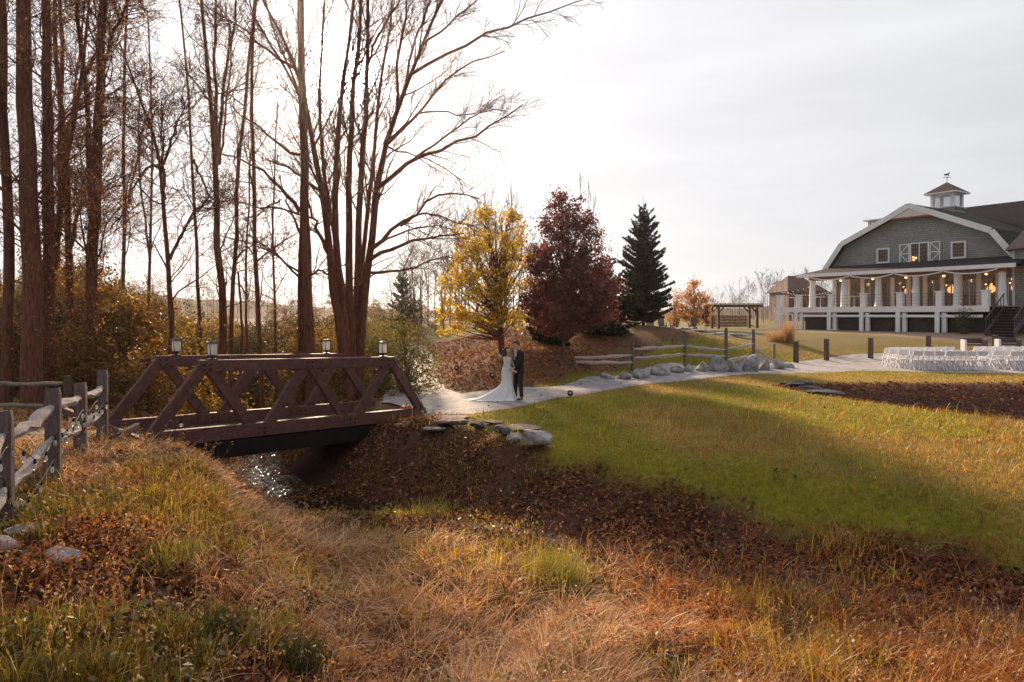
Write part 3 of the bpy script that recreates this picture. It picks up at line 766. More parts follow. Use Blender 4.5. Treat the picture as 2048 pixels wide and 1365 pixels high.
# ---- crown trees on the hill -----------------------------------------------------
def crown_tree(name, label, px, Yt, base_row, profile, n_clusters, leaves_per, pal, leaf_size, seed, trunk_w, lean=0.0, bark=None, spread=.2, weights=None, off=(0, 0), gap=0.0, twigs=0):
    """profile: rows (row, half width px, centre px); leaf clusters fill the crown, a curved limb reaches each of them"""
    sk = Skeleton(seed); rng = sk.rng
    b = on_ground(px, Yt)
    top = profile[0][0]
    rows = np.array([p[0] for p in profile]); hw = np.array([p[1] for p in profile]); cx = np.array([p[2] for p in profile])
    crown_top = at(cx[0], rows[0] + 25, Yt)
    tr = sk.put(smooth_poly([b - [0, 0, .1], (b * .6 + crown_top * .4) + rng.normal(size=3) * .06, crown_top], 12), np.linspace(trunk_w / 2, .012, 12), 0)
    cs = []
    while len(cs) < n_clusters:
        row = rng.uniform(rows[0], rows[-1]); w = np.interp(row, rows, hw)
        if rng.uniform(0, hw.max()) > w: continue
        rr = math.sqrt(rng.uniform(.08, 1)); a = rng.uniform(0, 2 * math.pi)
        c = at(np.interp(row, rows, cx) + math.cos(a) * rr * w, row, Yt); c[1] += math.sin(a) * rr * w / F * Yt
        if gap and vnoise(np.array([c[0] * 1.6]), np.array([c[2] * 1.6 + c[1]]), seed)[0] < gap: continue
        cs.append(c)
    cs = np.array(cs)
    T = sk.P[tr]
    for c in cs:
        za = b[2] + (c[2] - b[2]) * rng.uniform(.35, .7)
        p0 = np.array([np.interp(za, T[:, 2], T[:, k]) for k in range(3)])
        mid = p0 * .45 + c * .55; mid[2] -= .12 * np.linalg.norm(c - p0) * .5
        L = np.linalg.norm(c - p0)
        i = sk.put(smooth_poly([p0, mid, c], 6), np.linspace(min(.03, .010 + .008 * L), .006, 6), 1)
        sk.spawn(i, 4, (.5, 1), (.2, .55), 2, 2, ang=(20, 55))
    for k in range(twigs):
        c = cs[rng.integers(len(cs))]; sk.branch(c, [rng.normal() * .25, rng.normal() * .25, 1], rng.uniform(.5, 1.2), .008, 2, 3, up=.5, wander=.1, kids=(3, 3, 3, 2), ang=(12, 28))
    k = rng.integers(0, len(cs), n_clusters * leaves_per)
    P = cs[k] + rng.normal(size=(len(k), 3)) * spread * rng.uniform(.5, 1.3, len(cs))[k][:, None] * np.array([1, 1, .75])
    lv = leaf_quads(rng, P, leaf_size * rng.choice([.5, .7, .9, 1.1, 1.4], len(P)), palette(rng, len(P), pal, .4, weights), flat=.15, slim=.6, droop=.6)
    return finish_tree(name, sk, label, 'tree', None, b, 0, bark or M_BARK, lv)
YEL = [(.62, .43, .025), (.52, .38, .03), (.68, .50, .04), (.44, .30, .03), (.60, .34, .02), (.38, .36, .05), (.46, .42, .06)]
crown_tree('yellow_leaved_tree', 'golden yellow tree with a short dark trunk behind the couple', 1004, 28.5, 0,
           [(415, 34, 990), (450, 70, 985), (500, 84, 975), (550, 92, 968), (600, 97, 966), (640, 94, 955), (664, 58, 925)], 170, 62, YEL, .13, 401, .30, spread=.20, gap=.30, twigs=150)
RED = [(.14, .040, .042), (.17, .048, .046), (.10, .032, .040), (.21, .068, .055), (.12, .045, .034)]
crown_tree('red_leaved_tree', 'dark burgundy tree with a slim pale trunk, tallest on the hill', 1126, 28.0, 0,
           [(374, 6, 1140), (410, 34, 1136), (450, 52, 1136), (500, 74, 1136), (560, 92, 1140), (610, 96, 1142), (645, 84, 1136), (664, 50, 1120)], 290, 75, RED, .12, 402, .16, bark=M_BARK_GREY, spread=.19, gap=.25, twigs=30)

def conifer(name, label, px, Yt, top_row, skirt_px, seed, pal, lift=.06, n_wh=34, power=.85, dens=1.0, leader=.3):
    sk = Skeleton(seed); rng = sk.rng
    b = on_ground(px, Yt); top = at(px, top_row, Yt); H = top[2] - b[2]
    sk.put(smooth_poly([b - [0, 0, .1], b + [0, 0, H * .5], top], 10), np.linspace(.11, .012, 10), 0)
    sk.put(np.array([top - [0, 0, .2], top + [0, 0, leader * .5], top + [.02, 0, leader]]), np.array([.014, .010, .005]), 1)
    W = skirt_px / F * Yt
    Pn, Ds = [], []
    for w in range(n_wh):
        f = lift + (1 - lift) * (w / n_wh) ** 1.05
        Lw = W * (1 - f) ** power + .10
        for q in range(int(rng.integers(7, 11))):
            a = rng.uniform(0, 2 * math.pi); L = Lw * rng.choice([.45, .7, .85, 1.0, 1.0, 1.2])
            up = .05 + .8 * f
            d = np.array([math.cos(a), math.sin(a), up + rng.normal() * .08])
            p0 = b + np.array([0, 0, H * (f + rng.uniform(-2.2, 2.2) / n_wh)])
            P = smooth_poly([p0, p0 + d * L * .5 + [0, 0, -.02 * L], p0 + d * L + [0, 0, .10 * L]], 6)
            sk.put(P, np.linspace(.006 + .012 * L, .004, 6), 1)
            m = int(125 * L * dens * (1.5 - 1.0 * f)) + 8
            t = rng.uniform(.12, 1, m) * 5; k = np.minimum(t.astype(int), 4); u = (t - k)[:, None]
            base = P[k] * (1 - u) + P[k + 1] * u
            side = np.cross(d, [0, 0, 1]); side /= np.linalg.norm(side)
            spread = (1.05 - t / 5)[:, None] * .26 * L + .03
            pt = base + side * rng.uniform(-1, 1, (m, 1)) * spread + np.array([0, 0, -1]) * rng.uniform(0, .10, (m, 1))
            Pn.append(pt); 
    P = np.concatenate(Pn)
    V, Fq, c = leaf_quads(rng, P, rng.uniform(.10, .26, len(P)), palette(rng, len(P), pal, .3), slim=.3)
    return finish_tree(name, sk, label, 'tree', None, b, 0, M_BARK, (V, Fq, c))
SPR = [(.020, .028, .014), (.014, .020, .011), (.030, .036, .016)]
conifer('spruce_tree', 'dark narrow spruce with a long bare leader on the hill crest', 1287, 40.0, 424, 58, 411, [(.026, .032, .015), (.018, .022, .011), (.042, .042, .018)], power=.60, dens=1.1, leader=.95)
conifer('spruce_tree', 'low dark evergreen half hidden behind the burgundy tree', 1200, 35.0, 545, 78, 412, SPR, .02, 20, .5, 1.4)
conifer('spruce_tree', 'dark evergreen boughs at the foot of the burgundy tree', 1098, 32.0, 575, 52, 413, SPR, .02, 16, .5, 1.4)
conifer('spruce_tree', 'small conifer far behind beside the yellow tree', 806, 48.0, 540, 42, 414, [(.05, .05, .03), (.07, .06, .035)], .05, 16, .8, .5)

# far small trees -----------------------------------------------------------------
crown_tree('far_yellow_tree', 'small round amber tree by the garden chairs', 1388, 58.0, 0,
           [(562, 10, 1390), (580, 24, 1388), (605, 31, 1388), (632, 28, 1388), (645, 12, 1388)], 60, 60, [(.50, .24, .015), (.55, .29, .02), (.38, .17, .012)], .16, 421, .14, spread=.26)
crown_tree('far_yellow_tree', 'thin orange-yellow sapling between the spruce and the round amber tree', 1345, 59.0, 0,
           [(575, 6, 1348), (600, 14, 1346), (630, 18, 1345), (650, 10, 1345)], 30, 30, [(.45, .20, .02), (.40, .22, .03)], .15, 422, .08, spread=.28)
crown_tree('red_shrub', 'small crimson shrub right of the round amber tree', 1411, 57.0, 0,
           [(612, 4, 1411), (625, 7, 1411), (645, 6, 1411)], 16, 40, [(.30, .02, .04), (.22, .015, .03)], .10, 423, .05, spread=.12)

# distant bare woods: one mass ------------------------------------------------------
rng = np.random.default_rng(77)
tmpl = []
for k in range(6):
    sk = Skeleton(500 + k)
    i = sk.put(smooth_poly([[0, 0, 0], [sk.rng.normal() * .3, 0, 4], [sk.rng.normal() * .6, 0, 9]], 8), np.linspace(.10, .02, 8), 0)
    sk.spawn(i, 9, (.2, 1), (2.0, 4.4), 1, 2, up=.3, kids=(6, 6, 4), ang=(22, 60), rmin=.018)
    tmpl.append(tube_np(sk.P, sk.R, 3))
Vs, Fs, off = [], [], 0
def far_wood(x0, x1, top, Y0, Y1, n):
    global off
    for k in range(n):
        px = rng.uniform(x0, x1); Yf = rng.uniform(Y0, Y1); x = (px - CX) / F * Yf
        trow = np.interp(px, [p[0] for p in top], [p[1] for p in top]) + rng.uniform(-6, 26)
        z0 = 1.6; h = CAMZ - (trow - HY) / F * Yf - z0
        V, Fq = tmpl[rng.integers(6)]; s = max(h, 1.5) / 10.5; a = rng.uniform(0, 6.28)
        W = V * s; W = np.stack([W[:, 0] * math.cos(a) - W[:, 1] * math.sin(a) + x, W[:, 0] * math.sin(a) + W[:, 1] * math.cos(a) + Yf, W[:, 2] + z0], -1)
        Vs.append(W); Fs.append(Fq + off); off += len(W)
far_wood(1230, 1700, [(1230, 590), (1330, 600), (1440, 585), (1520, 545), (1600, 545), (1700, 520)], 75, 125, 85)
far_wood(760, 1100, [(760, 500), (830, 480), (900, 420), (1000, 420), (1100, 500)], 46, 75, 40)
far_wood(-50, 760, [(0, 520), (350, 540), (600, 575), (760, 550)], 55, 110, 95)
far_wood(1620, 2300, [(1620, 560), (2300, 540)], 110, 140, 16)
M_FARTWIG = pm('far_twigs', (.16, .10, .09), (.11, .07, .065), 1, .9)
tag(link_mesh('distant_woods', np_mesh('distant_woods', np.concatenate(Vs), np.concatenate(Fs)), M_FARTWIG), 'far-off wood of bare brown trees behind the hill and barn', 'wood', kind='stuff')
# ------------------------------------------------------------------ footbridge
M_BRIDGE = pm('brown_stained_timber', (.15, .062, .052), (.075, .034, .031), 7, .6, .7, 40, (1, 1, 1), spec=.35, detail=10.0)
M_STEEL = pm('dark_steel_girder', (.014, .010, .009), (.009, .007, .006), 4, .8, spec=.2)
M_DECK = pm('worn_deck_board', (.12, .08, .068), (.06, .042, .037), 8, .9, .6, 30, (6, 1, 1), spec=.12)
M_CONC = pm('weathered_concrete', (.22, .19, .18), (.12, .10, .095), 4, .9, .7, 25)
BO = np.array([-7.16, 13.30]); BU = np.array([.666, .746]); BU = BU / np.hypot(*BU); BN = np.array([-BU[1], BU[0]])
BL, BW = 7.15, 2.25
def bp(s, w, z):
    p = BO + BU * s + BN * w
    return np.array([p[0], p[1], z + .10 - .22 * s / BL])
bridge = thing('footbridge', 'brown timber truss footbridge with zigzag sides over the stream', 'bridge', bp(0, 0, -.05))
ZT = 1.47
for w in (0.0, BW):
    MB().beam(bp(BL / 6 - .14, w, ZT), bp(BL * 5 / 6 + .14, w, ZT), .17, .25).build('top_chord', M_BRIDGE, bridge, True, bevel=.012)
    MB().beam(bp(.0, w, .05), bp(BL, w, .05), .16, .30).build('bottom_chord', M_BRIDGE, bridge, True, bevel=.012)
    MB().beam(bp(.15, w, -.30), bp(BL - .15, w, -.30), .14, .36).build('girder', M_STEEL, bridge, True)
    tops = [BL / 6, BL / 2, BL * 5 / 6]; bots = [0, BL / 3, BL * 2 / 3, BL]
    for k in range(3):
        for bs, wd in ((bots[k], .24), (bots[k + 1], .22)):
            zb = .0 if 0 < bs < BL else -.12
            sg = 1 if bs < tops[k] else -1
            MB().beam(bp(bs + (.10 * sg if 0 < bs < BL else -.06 * sg), w, zb), bp(tops[k] - .06 * sg, w, ZT - .03), .13, wd, up=(BN[0], BN[1], 0) if False else (0, 0, 1)).build('diagonal', M_BRIDGE, bridge, True, bevel=.012)
for w in (0.0, BW):
    for q, (s_, z_) in enumerate([(t_, ZT - .02) for t_ in (BL / 6, BL / 2, BL * 5 / 6)] + [(t_, .03) for t_ in (BL / 3, BL * 2 / 3)]):
        for k_ in range(4):
            c_ = bp(s_ + (-.07, .07, -.07, .07)[k_], w, z_ + (-.05, -.05, .05, .05)[k_])
            MB().beam(c_ - np.array([BN[0], BN[1], 0]) * .098, c_ + np.array([BN[0], BN[1], 0]) * .098, .03, .03).build('bolt', M_STEEL, bridge, True)
nb = 46
pl0 = None
for k in range(nb):
    s = .12 + (BL - .24) * (k + .5) / nb
    a = bp(s, .10, -.085); c = bp(s, BW - .10, -.085)
    if pl0 is None:
        pl0 = MB().box((0, 0, 0), (.138, BW - .2, .045)).build('deck_board', M_DECK, bridge, bevel=.004)
        o = pl0
    else:
        o = pl0.copy(); col.objects.link(o)
    mid = (a + c) / 2 - root_loc(bridge)
    o.location = mid + np.array([0, 0, random.Random(k).uniform(-.004, .004)])
    o.rotation_euler = (0, 0, math.atan2(BU[1], BU[0]))
for s in (1.2, 3.0, 4.8, 6.3):
    MB().beam(bp(s, .08, -.26), bp(s, BW - .08, -.26), .12, .22).build('cross_beam', M_STEEL, bridge, True)
MB().beam(bp(-1.0, BW + .35, .62), bp(.25, .15, -.10), .12, .12).build('approach_rail', M_BRIDGE, bridge, True, bevel=.01)
MB().beam(bp(-.75, -.5, .20), bp(.35, BW * .6, .16), .10, .12).build('approach_kerb', M_DECK, bridge, True, bevel=.01)
# stone abutments
for s0, s1, ex in ((BL - .75, BL + .1, .25), (-.1, .7, .25)):
    m = MB()
    P = [bp(s0, -ex, 0), bp(s1, -ex, 0), bp(s1, BW + ex, 0), bp(s0, BW + ex, 0)]
    v = [(p[0], p[1], z) for z in (-2.1, -.50) for p in P]
    m.add(v, [(0, 3, 2, 1), (4, 5, 6, 7), (0, 1, 5, 4), (1, 2, 6, 5), (2, 3, 7, 6), (3, 0, 4, 7)])
    m.build('abutment', M_CONC, bridge, True, bevel=.03)

# lanterns -----------------------------------------------------------------------
M_LMETAL = pm('lantern_bronze', (.085, .05, .038), (.05, .03, .024), 9, .45, metal=.4)
def glass_mat(name, c, rough, trans, ior=1.45):
    m, n, l, b = new_mat(name)
    b.inputs['Base Color'].default_value = (*c, 1); b.inputs['Roughness'].default_value = rough; b.inputs['Transmission Weight'].default_value = trans; b.inputs['IOR'].default_value = ior
    return m
def milk_glass(name, c):
    m = bpy.data.materials.new(name); m.use_nodes = True; n, l = m.node_tree.nodes, m.node_tree.links
    n.remove(n['Principled BSDF'])
    d = n.new('ShaderNodeBsdfDiffuse'); t = n.new('ShaderNodeBsdfTranslucent'); tr = n.new('ShaderNodeBsdfTransparent'); g = n.new('ShaderNodeBsdfGlossy')
    for q in (d, t): q.inputs[0].default_value = (*c, 1)
    g.inputs['Roughness'].default_value = .15
    def mixs(a, b, f): x = n.new('ShaderNodeMixShader'); x.inputs[0].default_value = f; l.new(a.outputs[0], x.inputs[1]); l.new(b.outputs[0], x.inputs[2]); return x
    l.new(mixs(mixs(mixs(d, t, .6), tr, .18), g, .10).outputs[0], n['Material Output'].inputs[0])
    return m
M_SEEDED = milk_glass('seeded_glass', (.95, .95, .97))
M_CANDLE = pm('candle_sleeve', (.75, .70, .62), (.7, .65, .58), 3, .6)
def lantern(p, label):
    t = thing('lantern', label, 'lantern', p, math.atan2(BU[1], BU[0]), 'lanterns on the bridge')
    MB().box((0, 0, .012), (.15, .15, .03)).lathe([(.05, .02), (.035, .05), (.05, .075), (.085, .09), (.085, .105)], k=8).build('base', M_LMETAL, t)
    for q in range(4):
        a = q * math.pi / 2 + math.pi / 4
        dx, dy = math.cos(a), math.sin(a)
        MB().beam((.088 * dx * 1.15, .088 * dy * 1.15, .10), (.10 * dx * 1.2, .10 * dy * 1.2, .345), .014, .014).build('corner_bar', M_LMETAL, t)
        a2 = q * math.pi / 2
        ca, sa = math.cos(a2), math.sin(a2)
        MB().beam((.066 * ca, .066 * sa, .108), (.078 * ca, .078 * sa, .34), .006, .115, up=(-sa, ca, 0)).build('pane', M_SEEDED, t)
    for q in (-1, 0, 1):
        MB().lathe([(.009, .10), (.009, .19), (.006, .195)], (.028 * q, .012 * (q % 2), 0), 8).build('candle', M_CANDLE, t)
    MB().lathe([(.155, .345), (.15, .362), (.10, .385), (.045, .40), (.02, .405), (.014, .425), (.024, .437), (.012, .455), (.004, .47)], k=4, a0=math.pi / 4).build('roof', M_LMETAL, t)
    return t
lantern(bp(BL / 6 + .14, 0, ZT + .125), 'glass lantern on the near top beam at the left end of the bridge')
lantern(bp(BL * 5 / 6 - .20, 0, ZT + .125), 'glass lantern on the near top beam at the right end of the bridge')
lantern(bp(BL / 6 + .32, BW, ZT + .125), 'glass lantern on the far top beam at the left end of the bridge')
lantern(bp(BL * 5 / 6 - .42, BW, ZT + .125), 'glass lantern on the far top beam at the right end of the bridge')

# ------------------------------------------------------------------ split rail fences
M_RAIL = pm('silvered_cedar_rail', (.66, .58, .56), (.40, .33, .315), 5, .8, .9, 22, (8, 8, 1.5))
M_POST = pm('silvered_cedar_post', (.24, .19, .18), (.12, .092, .088), 5, .85, .9, 22, (8, 8, 1))
M_POSTD = pm('brown_cedar_post', (.15, .105, .09), (.075, .05, .045), 5, .85, .9, 22, (8, 8, 1))
M_RAILM = pm('grey_cedar_rail', (.40, .33, .29), (.24, .19, .165), 5, .8, .9, 22, (8, 8, 1.5))
def post_mesh(m, p, h, w, d, rz, seed):
    rg = random.Random(seed)
    v = []
    for z, sc in ((-.35, 1.05), (0, 1.05), (h * .5, 1.0), (h * .93, .97), (h, .86)):
        for sx, sy in ((-1, -1), (1, -1), (1, 1), (-1, 1)):
            x, y = sx * w / 2 * sc + rg.uniform(-.006, .006), sy * d / 2 * sc + rg.uniform(-.006, .006)
            v.append((p[0] + x * math.cos(rz) - y * math.sin(rz), p[1] + x * math.sin(rz) + y * math.cos(rz), p[2] + z + (rg.uniform(-.012, .012) if z > h * .9 else 0)))
    f = [(0, 3, 2, 1), (16, 17, 18, 19)] + [(j * 4 + i, j * 4 + (i + 1) % 4, j * 4 + 4 + (i + 1) % 4, j * 4 + 4 + i) for j in range(4) for i in range(4)]
    m.add(v, f)
def rail_mesh(m, a, b, r, seed, sag=0.03, n=9):
    rg = np.random.default_rng(seed)
    t = np.linspace(0, 1, n)[:, None]
    P = np.array(a) * (1 - t) + np.array(b) * t
    P[:, 2] -= sag * (4 * t * (1 - t))[:, 0]
    P[1:-1] += rg.normal(size=(n - 2, 3)) * .010
    rad = r * (np.array([.5, .8] + [1.0] * (n - 4) + [.8, .5])) * rg.uniform(.88, 1.12, n)
    k = 6
    V, Fq = tube_np([P], [rad], k)
    V += rg.normal(size=V.shape) * r * .12
    m.add(V, [tuple(q) for q in Fq] + [tuple(range(k))[::-1], tuple((n - 1) * k + i for i in range(k))])
def rail_fence(label, posts, rails, M_P, M_R, pw=.15, pd=.10, rr=.05, seed=0):
    """posts: (x, y, z, height); rails: (post i, height i, post j, height j)"""
    t = thing('split_rail_fence', label, 'fence', posts[0][:3])
    for k, (x, y, z, h) in enumerate(posts):
        q = posts[min(k + 1, len(posts) - 1)]; q0 = posts[max(k - 1, 0)]
        rz = math.atan2(q[1] - q0[1], q[0] - q0[0])
        m = MB(); post_mesh(m, (x, y, z), h, pd, pw, rz, seed + k); m.build('post', M_P, t, True)
    for k, (i, hi, j, hj, *o) in enumerate(rails):
        a, b = posts[i], posts[j]
        m = MB(); rail_mesh(m, (a[0], a[1], a[2] + hi), (b[0], b[1], b[2] + hj), o[0] if o else rr, seed + 50 + k); m.build('rail', M_R, t, True, smooth=False)
    return t
def gp(px, top, Y, h=None, base=None):
    """post from the picture: column, row of its top, depth"""
    p = at(px, top, Y); z = hz1(p[0], p[1])
    return (p[0], p[1], z, p[2] - z)
FP = [gp(-95, 900, 5.4), gp(6, 822, 7.1), gp(106, 776, 8.9), gp(161, 766, 11.0), gp(205, 741, 12.7)]
near_fence = rail_fence('weathered split rail fence hung with string lights, climbing to the bridge', FP,
    [(0, .85, 1, .92, .075), (1, .86, 2, .93, .075), (2, .95, 3, .92, .068), (3, .93, 4, .95, .06), (0, .35, 1, .36, .075), (1, .33, 2, .52, .073), (2, .50, 3, .46, .065), (3, .48, 4, .5, .06)], M_POST, M_RAIL, .17, .13, .055, 3)
BF = [gp(-190, 740, 15.2), gp(-40, 748, 15.5), gp(135, 752, 15.8)]
rail_fence('shaded grey rail fence under the dark trunks across the path', BF, [(0, .95, 1, .95), (1, .92, 2, .95), (0, .45, 1, .45), (1, .45, 2, .42)], M_POSTD, M_RAILM, .15, .12, .05, 13)
MF = [gp(1150, 724, 27.2), gp(1265, 682, 30.0), gp(1370, 664, 31.6), gp(1452, 656, 33.2), gp(1507, 659, 34.6), gp(1548, 688, 34.4)]
rail_fence('grey split rail fence climbing the slope beside the gravel path', MF,
    [(0, .40, 1, .68), (0, .22, 1, .36), (1, .95, 2, 1.02), (1, .55, 2, .62), (2, 1.0, 3, .95), (2, .60, 3, .62), (3, 1.0, 4, 1.02), (3, .45, 4, .45), (4, .85, 5, .28), (4, .42, 5, .16)], M_POST, M_RAIL, .12, .10, .072, 23)
for k, (px, top, Yp, lab) in enumerate([(1592, 684, 36.0, 'short dark bollard post nearest the boulders by the path'), (1653, 679, 37.2, 'second short dark post along the lawn, counted from the boulders'),
        (1741, 677, 38.4, 'third short dark post, just left of the white chairs'), (1857, 672, 40.2, 'fourth short dark post, behind the first rows of white chairs'), (1989, 672, 41.0, 'fifth short dark post, behind the white chairs near the picture edge')]):
    p = gp(px, top, Yp); m = MB(); post_mesh(m, p[:3], p[3], .19, .19, .3, 70 + k)
    t = thing('bollard_post', lab, 'post', p[:3], 0, 'short posts along the lawn')
    m.build('shaft', M_POSTD, t, True)
    MB().box((p[0], p[1], p[2] + p[3] + .012), (.235, .235, .045), .3).build('cap', M_POST, t, True, bevel=.006)

# string lights on the near fence ---------------------------------------------------
M_WIRE = pm('black_cable', (.02, .018, .018), (.015, .014, .014), 3, .6)
M_SOCKET = pm('black_socket', (.02, .018, .018), (.015, .014, .014), 3, .5)
M_BULB = glass_mat('frosted_bulb', (.95, .92, .88), .3, .55)
def string_light(label, pts, spacing, bulb_r=.028, group='string lights'):
    t = thing('string_light', label, 'string light', pts[0], 0, group)
    P = smooth_poly(pts, 46)
    m = MB(); m.tube(P, .006, 5); m.build('cable', M_WIRE, t, True)
    s = np.concatenate([[0], np.cumsum(np.linalg.norm(np.diff(P, axis=0), axis=1))])
    for k, q in enumerate(np.arange(spacing * .5, s[-1], spacing)):
        p = np.array([np.interp(q, s, P[:, i]) for i in range(3)])
        so = MB().lathe([(.013, 0), (.016, -.02), (.016, -.055)], p, 8).build('socket', M_SOCKET, t, True)
        MB().lathe([(.012, -.055), (bulb_r * .85, -.075), (bulb_r, -.10), (bulb_r * .75, -.125), (bulb_r * .2, -.137)], p, 10).build('bulb', M_BULB, so, True, smooth=True)
    return t
def fpt(k, h, off=.0):
    x, y, z, H = FP[k]; return np.array([x + .10 + off, y - .08, z + h])
def lerp(a, b, t): return a * (1 - t) + b * t
string_light('cable of round bulbs looped low along the near split rail fence',
    [fpt(0, .75), lerp(fpt(0, .62), fpt(1, .55), .5), fpt(1, .88), lerp(fpt(1, .7), fpt(2, .55), .3), lerp(fpt(1, .3), fpt(2, .42), .6), fpt(2, .62), lerp(fpt(2, .45), fpt(3, .5), .4), fpt(3, .78), lerp(fpt(3, .5), fpt(4, .5), .5), fpt(4, .74), fpt(4, .70, .12)], .46, .023)
string_light('second cable of bulbs drooping from the fence rails near the picture edge',
    [fpt(0, .95), lerp(fpt(0, .8), fpt(1, .78), .5), fpt(1, .50), fpt(1, .10, .05), lerp(fpt(1, .05), fpt(2, .15), .5), fpt(2, .30), lerp(fpt(2, .7), fpt(3, .75), .5), fpt(3, .55), lerp(fpt(3, .85), fpt(4, .8), .6), fpt(4, .5)], .52, .023)
a = bp(BL - .15, -.10, .22)
string_light('single pale bulb cord hanging down the right end of the bridge', [a + [-.35, -.3, 1.15], a + [-.2, -.18, .6], a + [0, 0, .12], a, a + [0, 0, -.42]], .85, .04)
a = bp(.55, -.12, .30)
string_light('pale bulb cord hanging at the left foot of the bridge', [a + [.2, .1, .25], a, a + [-.04, -.03, -.3], a + [-.08, -.05, -.42]], .40, .04)
# ------------------------------------------------------------------ rocks
def rock_mesh(name, size, seed, flat=0.0, sub=3):
    rg = np.random.default_rng(seed)
    bm = bmesh.new(); bmesh.ops.create_icosphere(bm, subdivisions=sub, radius=1.0)
    planes = [(unit(rg.normal(size=3)), rg.uniform(.48, .82)) for _ in range(14)]
    if flat: planes += [(np.array([0, 0, 1.0]), .5), (np.array([0, 0, -1.0]), .5)]
    for v in bm.verts:
        p = np.array(v.co)
        for nrm, d in planes:
            e = p.dot(nrm) - d
            if e > 0: p = p - nrm * e * .92
        q = p * 2.3 + seed
        p = p * (1 + .10 * 1.6 * (vnoise(np.array([q[0] + q[2]]), np.array([q[1] - q[2]]), seed)[0] - .5)) + rg.normal(size=3) * .007
        v.co = p * np.array(size) / 2
    me = bpy.data.meshes.new(name); bm.to_mesh(me); bm.free()
    return me
def rock_mat(name, c1, c2, moss=None):
    m = pm(name, c1, c2, 5, .9, .9, 18, detail=8)
    return m
M_ROCK = rock_mat('grey_granite', (.44, .44, .455), (.20, .19, .195))
M_ROCKW = rock_mat('pale_lichened_stone', (.55, .52, .52), (.20, .16, .15))
M_SLATE = rock_mat('dark_slate', (.12, .11, .125), (.05, .045, .05))
M_FLAG = rock_mat('warm_flagstone', (.36, .27, .24), (.20, .14, .125))
def rock(label, px, row, Y, size, seed, mat=M_ROCK, rz=0.0, tilt=0.0, flat=0.0, name='boulder', group=None, cat='boulder', sink=.12):
    """rock standing on the ground at the picture column px and depth Y"""
    if row is not None:
        Ys = np.linspace(4, 60, 2400); zz = CAMZ - (row - HY) / F * Ys; k = int(np.argmax(zz <= hz((px - CX) / F * Ys, Ys))); Y = min(max(Ys[k], Y - 1.5), Y + 1.5)
    x = (px - CX) / F * Y
    o = link_mesh(name, rock_mesh(name, size, seed, flat), mat, None, False)
    me = o.data
    z = hz1(x, Y) + size[2] * (.5 - sink)
    o.location = (x, Y, z); o.rotation_euler = (tilt, tilt * .5, rz)
    return tag(o, label, cat, group)
# bridge end stones
rock('large rounded grey boulder in the leaves below the lawn edge', 1071, 897, 15.0, (.80, .62, .52), 1)
rock('small mossy stone tucked left of the large grey boulder', 1030, 884, 15.4, (.42, .35, .26), 2)
rock('dark round stone under the tilted flagstone', 1005, 870, 15.8, (.42, .4, .30), 3, M_SLATE)
rock('long pale flagstone tilted above the grey boulder', 1042, 859, 16.2, (1.05, .7, .10), 4, M_FLAG, -.25, .05, 1, 'flagstone', 'stones at the bridge end', 'flagstone')
rock('thin flagstone lying between the bridge end and the tilted flagstone', 985, 847, 16.9, (.72, .5, .10), 5, M_SLATE, -.35, .03, 1, 'flagstone', 'stones at the bridge end', 'flagstone')
rock('sunlit flat capstone beside the right bridge foot', 905, 838, 17.6, (1.15, .75, .11), 6, M_FLAG, -.12, .02, 1, 'flagstone', 'stones at the bridge end', 'flagstone')
rock('layered dark stone under the sunlit capstone', 896, 852, 17.5, (1.0, .7, .24), 7, M_SLATE, -.1, 0, 1, 'flagstone', 'stones at the bridge end', 'flagstone')
rock('low dark stone block at the foot of the bridge abutment', 868, 868, 17.3, (.65, .5, .22), 8, M_SLATE, .2, 0, 1, 'flagstone', 'stones at the bridge end', 'flagstone')
rock('small stone block beside the layered dark stone', 955, 858, 17.1, (.40, .4, .22), 9, M_SLATE, .4, 0, 0, 'boulder', 'stones at the bridge end')
rock('flat wet stone at the edge of the stream water', 622, 992, 14.3, (.55, .40, .16), 10, M_ROCK, .3, 0, .5)
# stones by the near fence
rock('pale lichen-spotted stone on the bank under the fence', 52, 1070, 6.6, (.46, .40, .15), 11, M_ROCKW, .3, .1, 1, 'flagstone', 'stones on the near bank')
rock('blotched white stone half buried in the red weeds', 132, 1129, 6.1, (.44, .34, .17), 12, M_ROCKW, -.35, .15, 0, 'boulder', 'stones on the near bank')
rock('rounded pinkish stone at the picture edge below the fence', 10, 1105, 6.2, (.30, .3, .20), 13, M_ROCKW, 0, 0, 0, 'boulder', 'stones on the near bank')
rock('thin pale stone sliver between two larger bank stones', 62, 1107, 6.3, (.26, .16, .05), 14, M_ROCKW, -.2, 0, 1, 'flagstone', 'stones on the near bank')
rock('upright pale stone leaning on the lowest fence rail', 20, 1028, 6.6, (.42, .25, .16), 15, M_ROCKW, .5, -.3, 0, 'boulder', 'stones on the near bank')
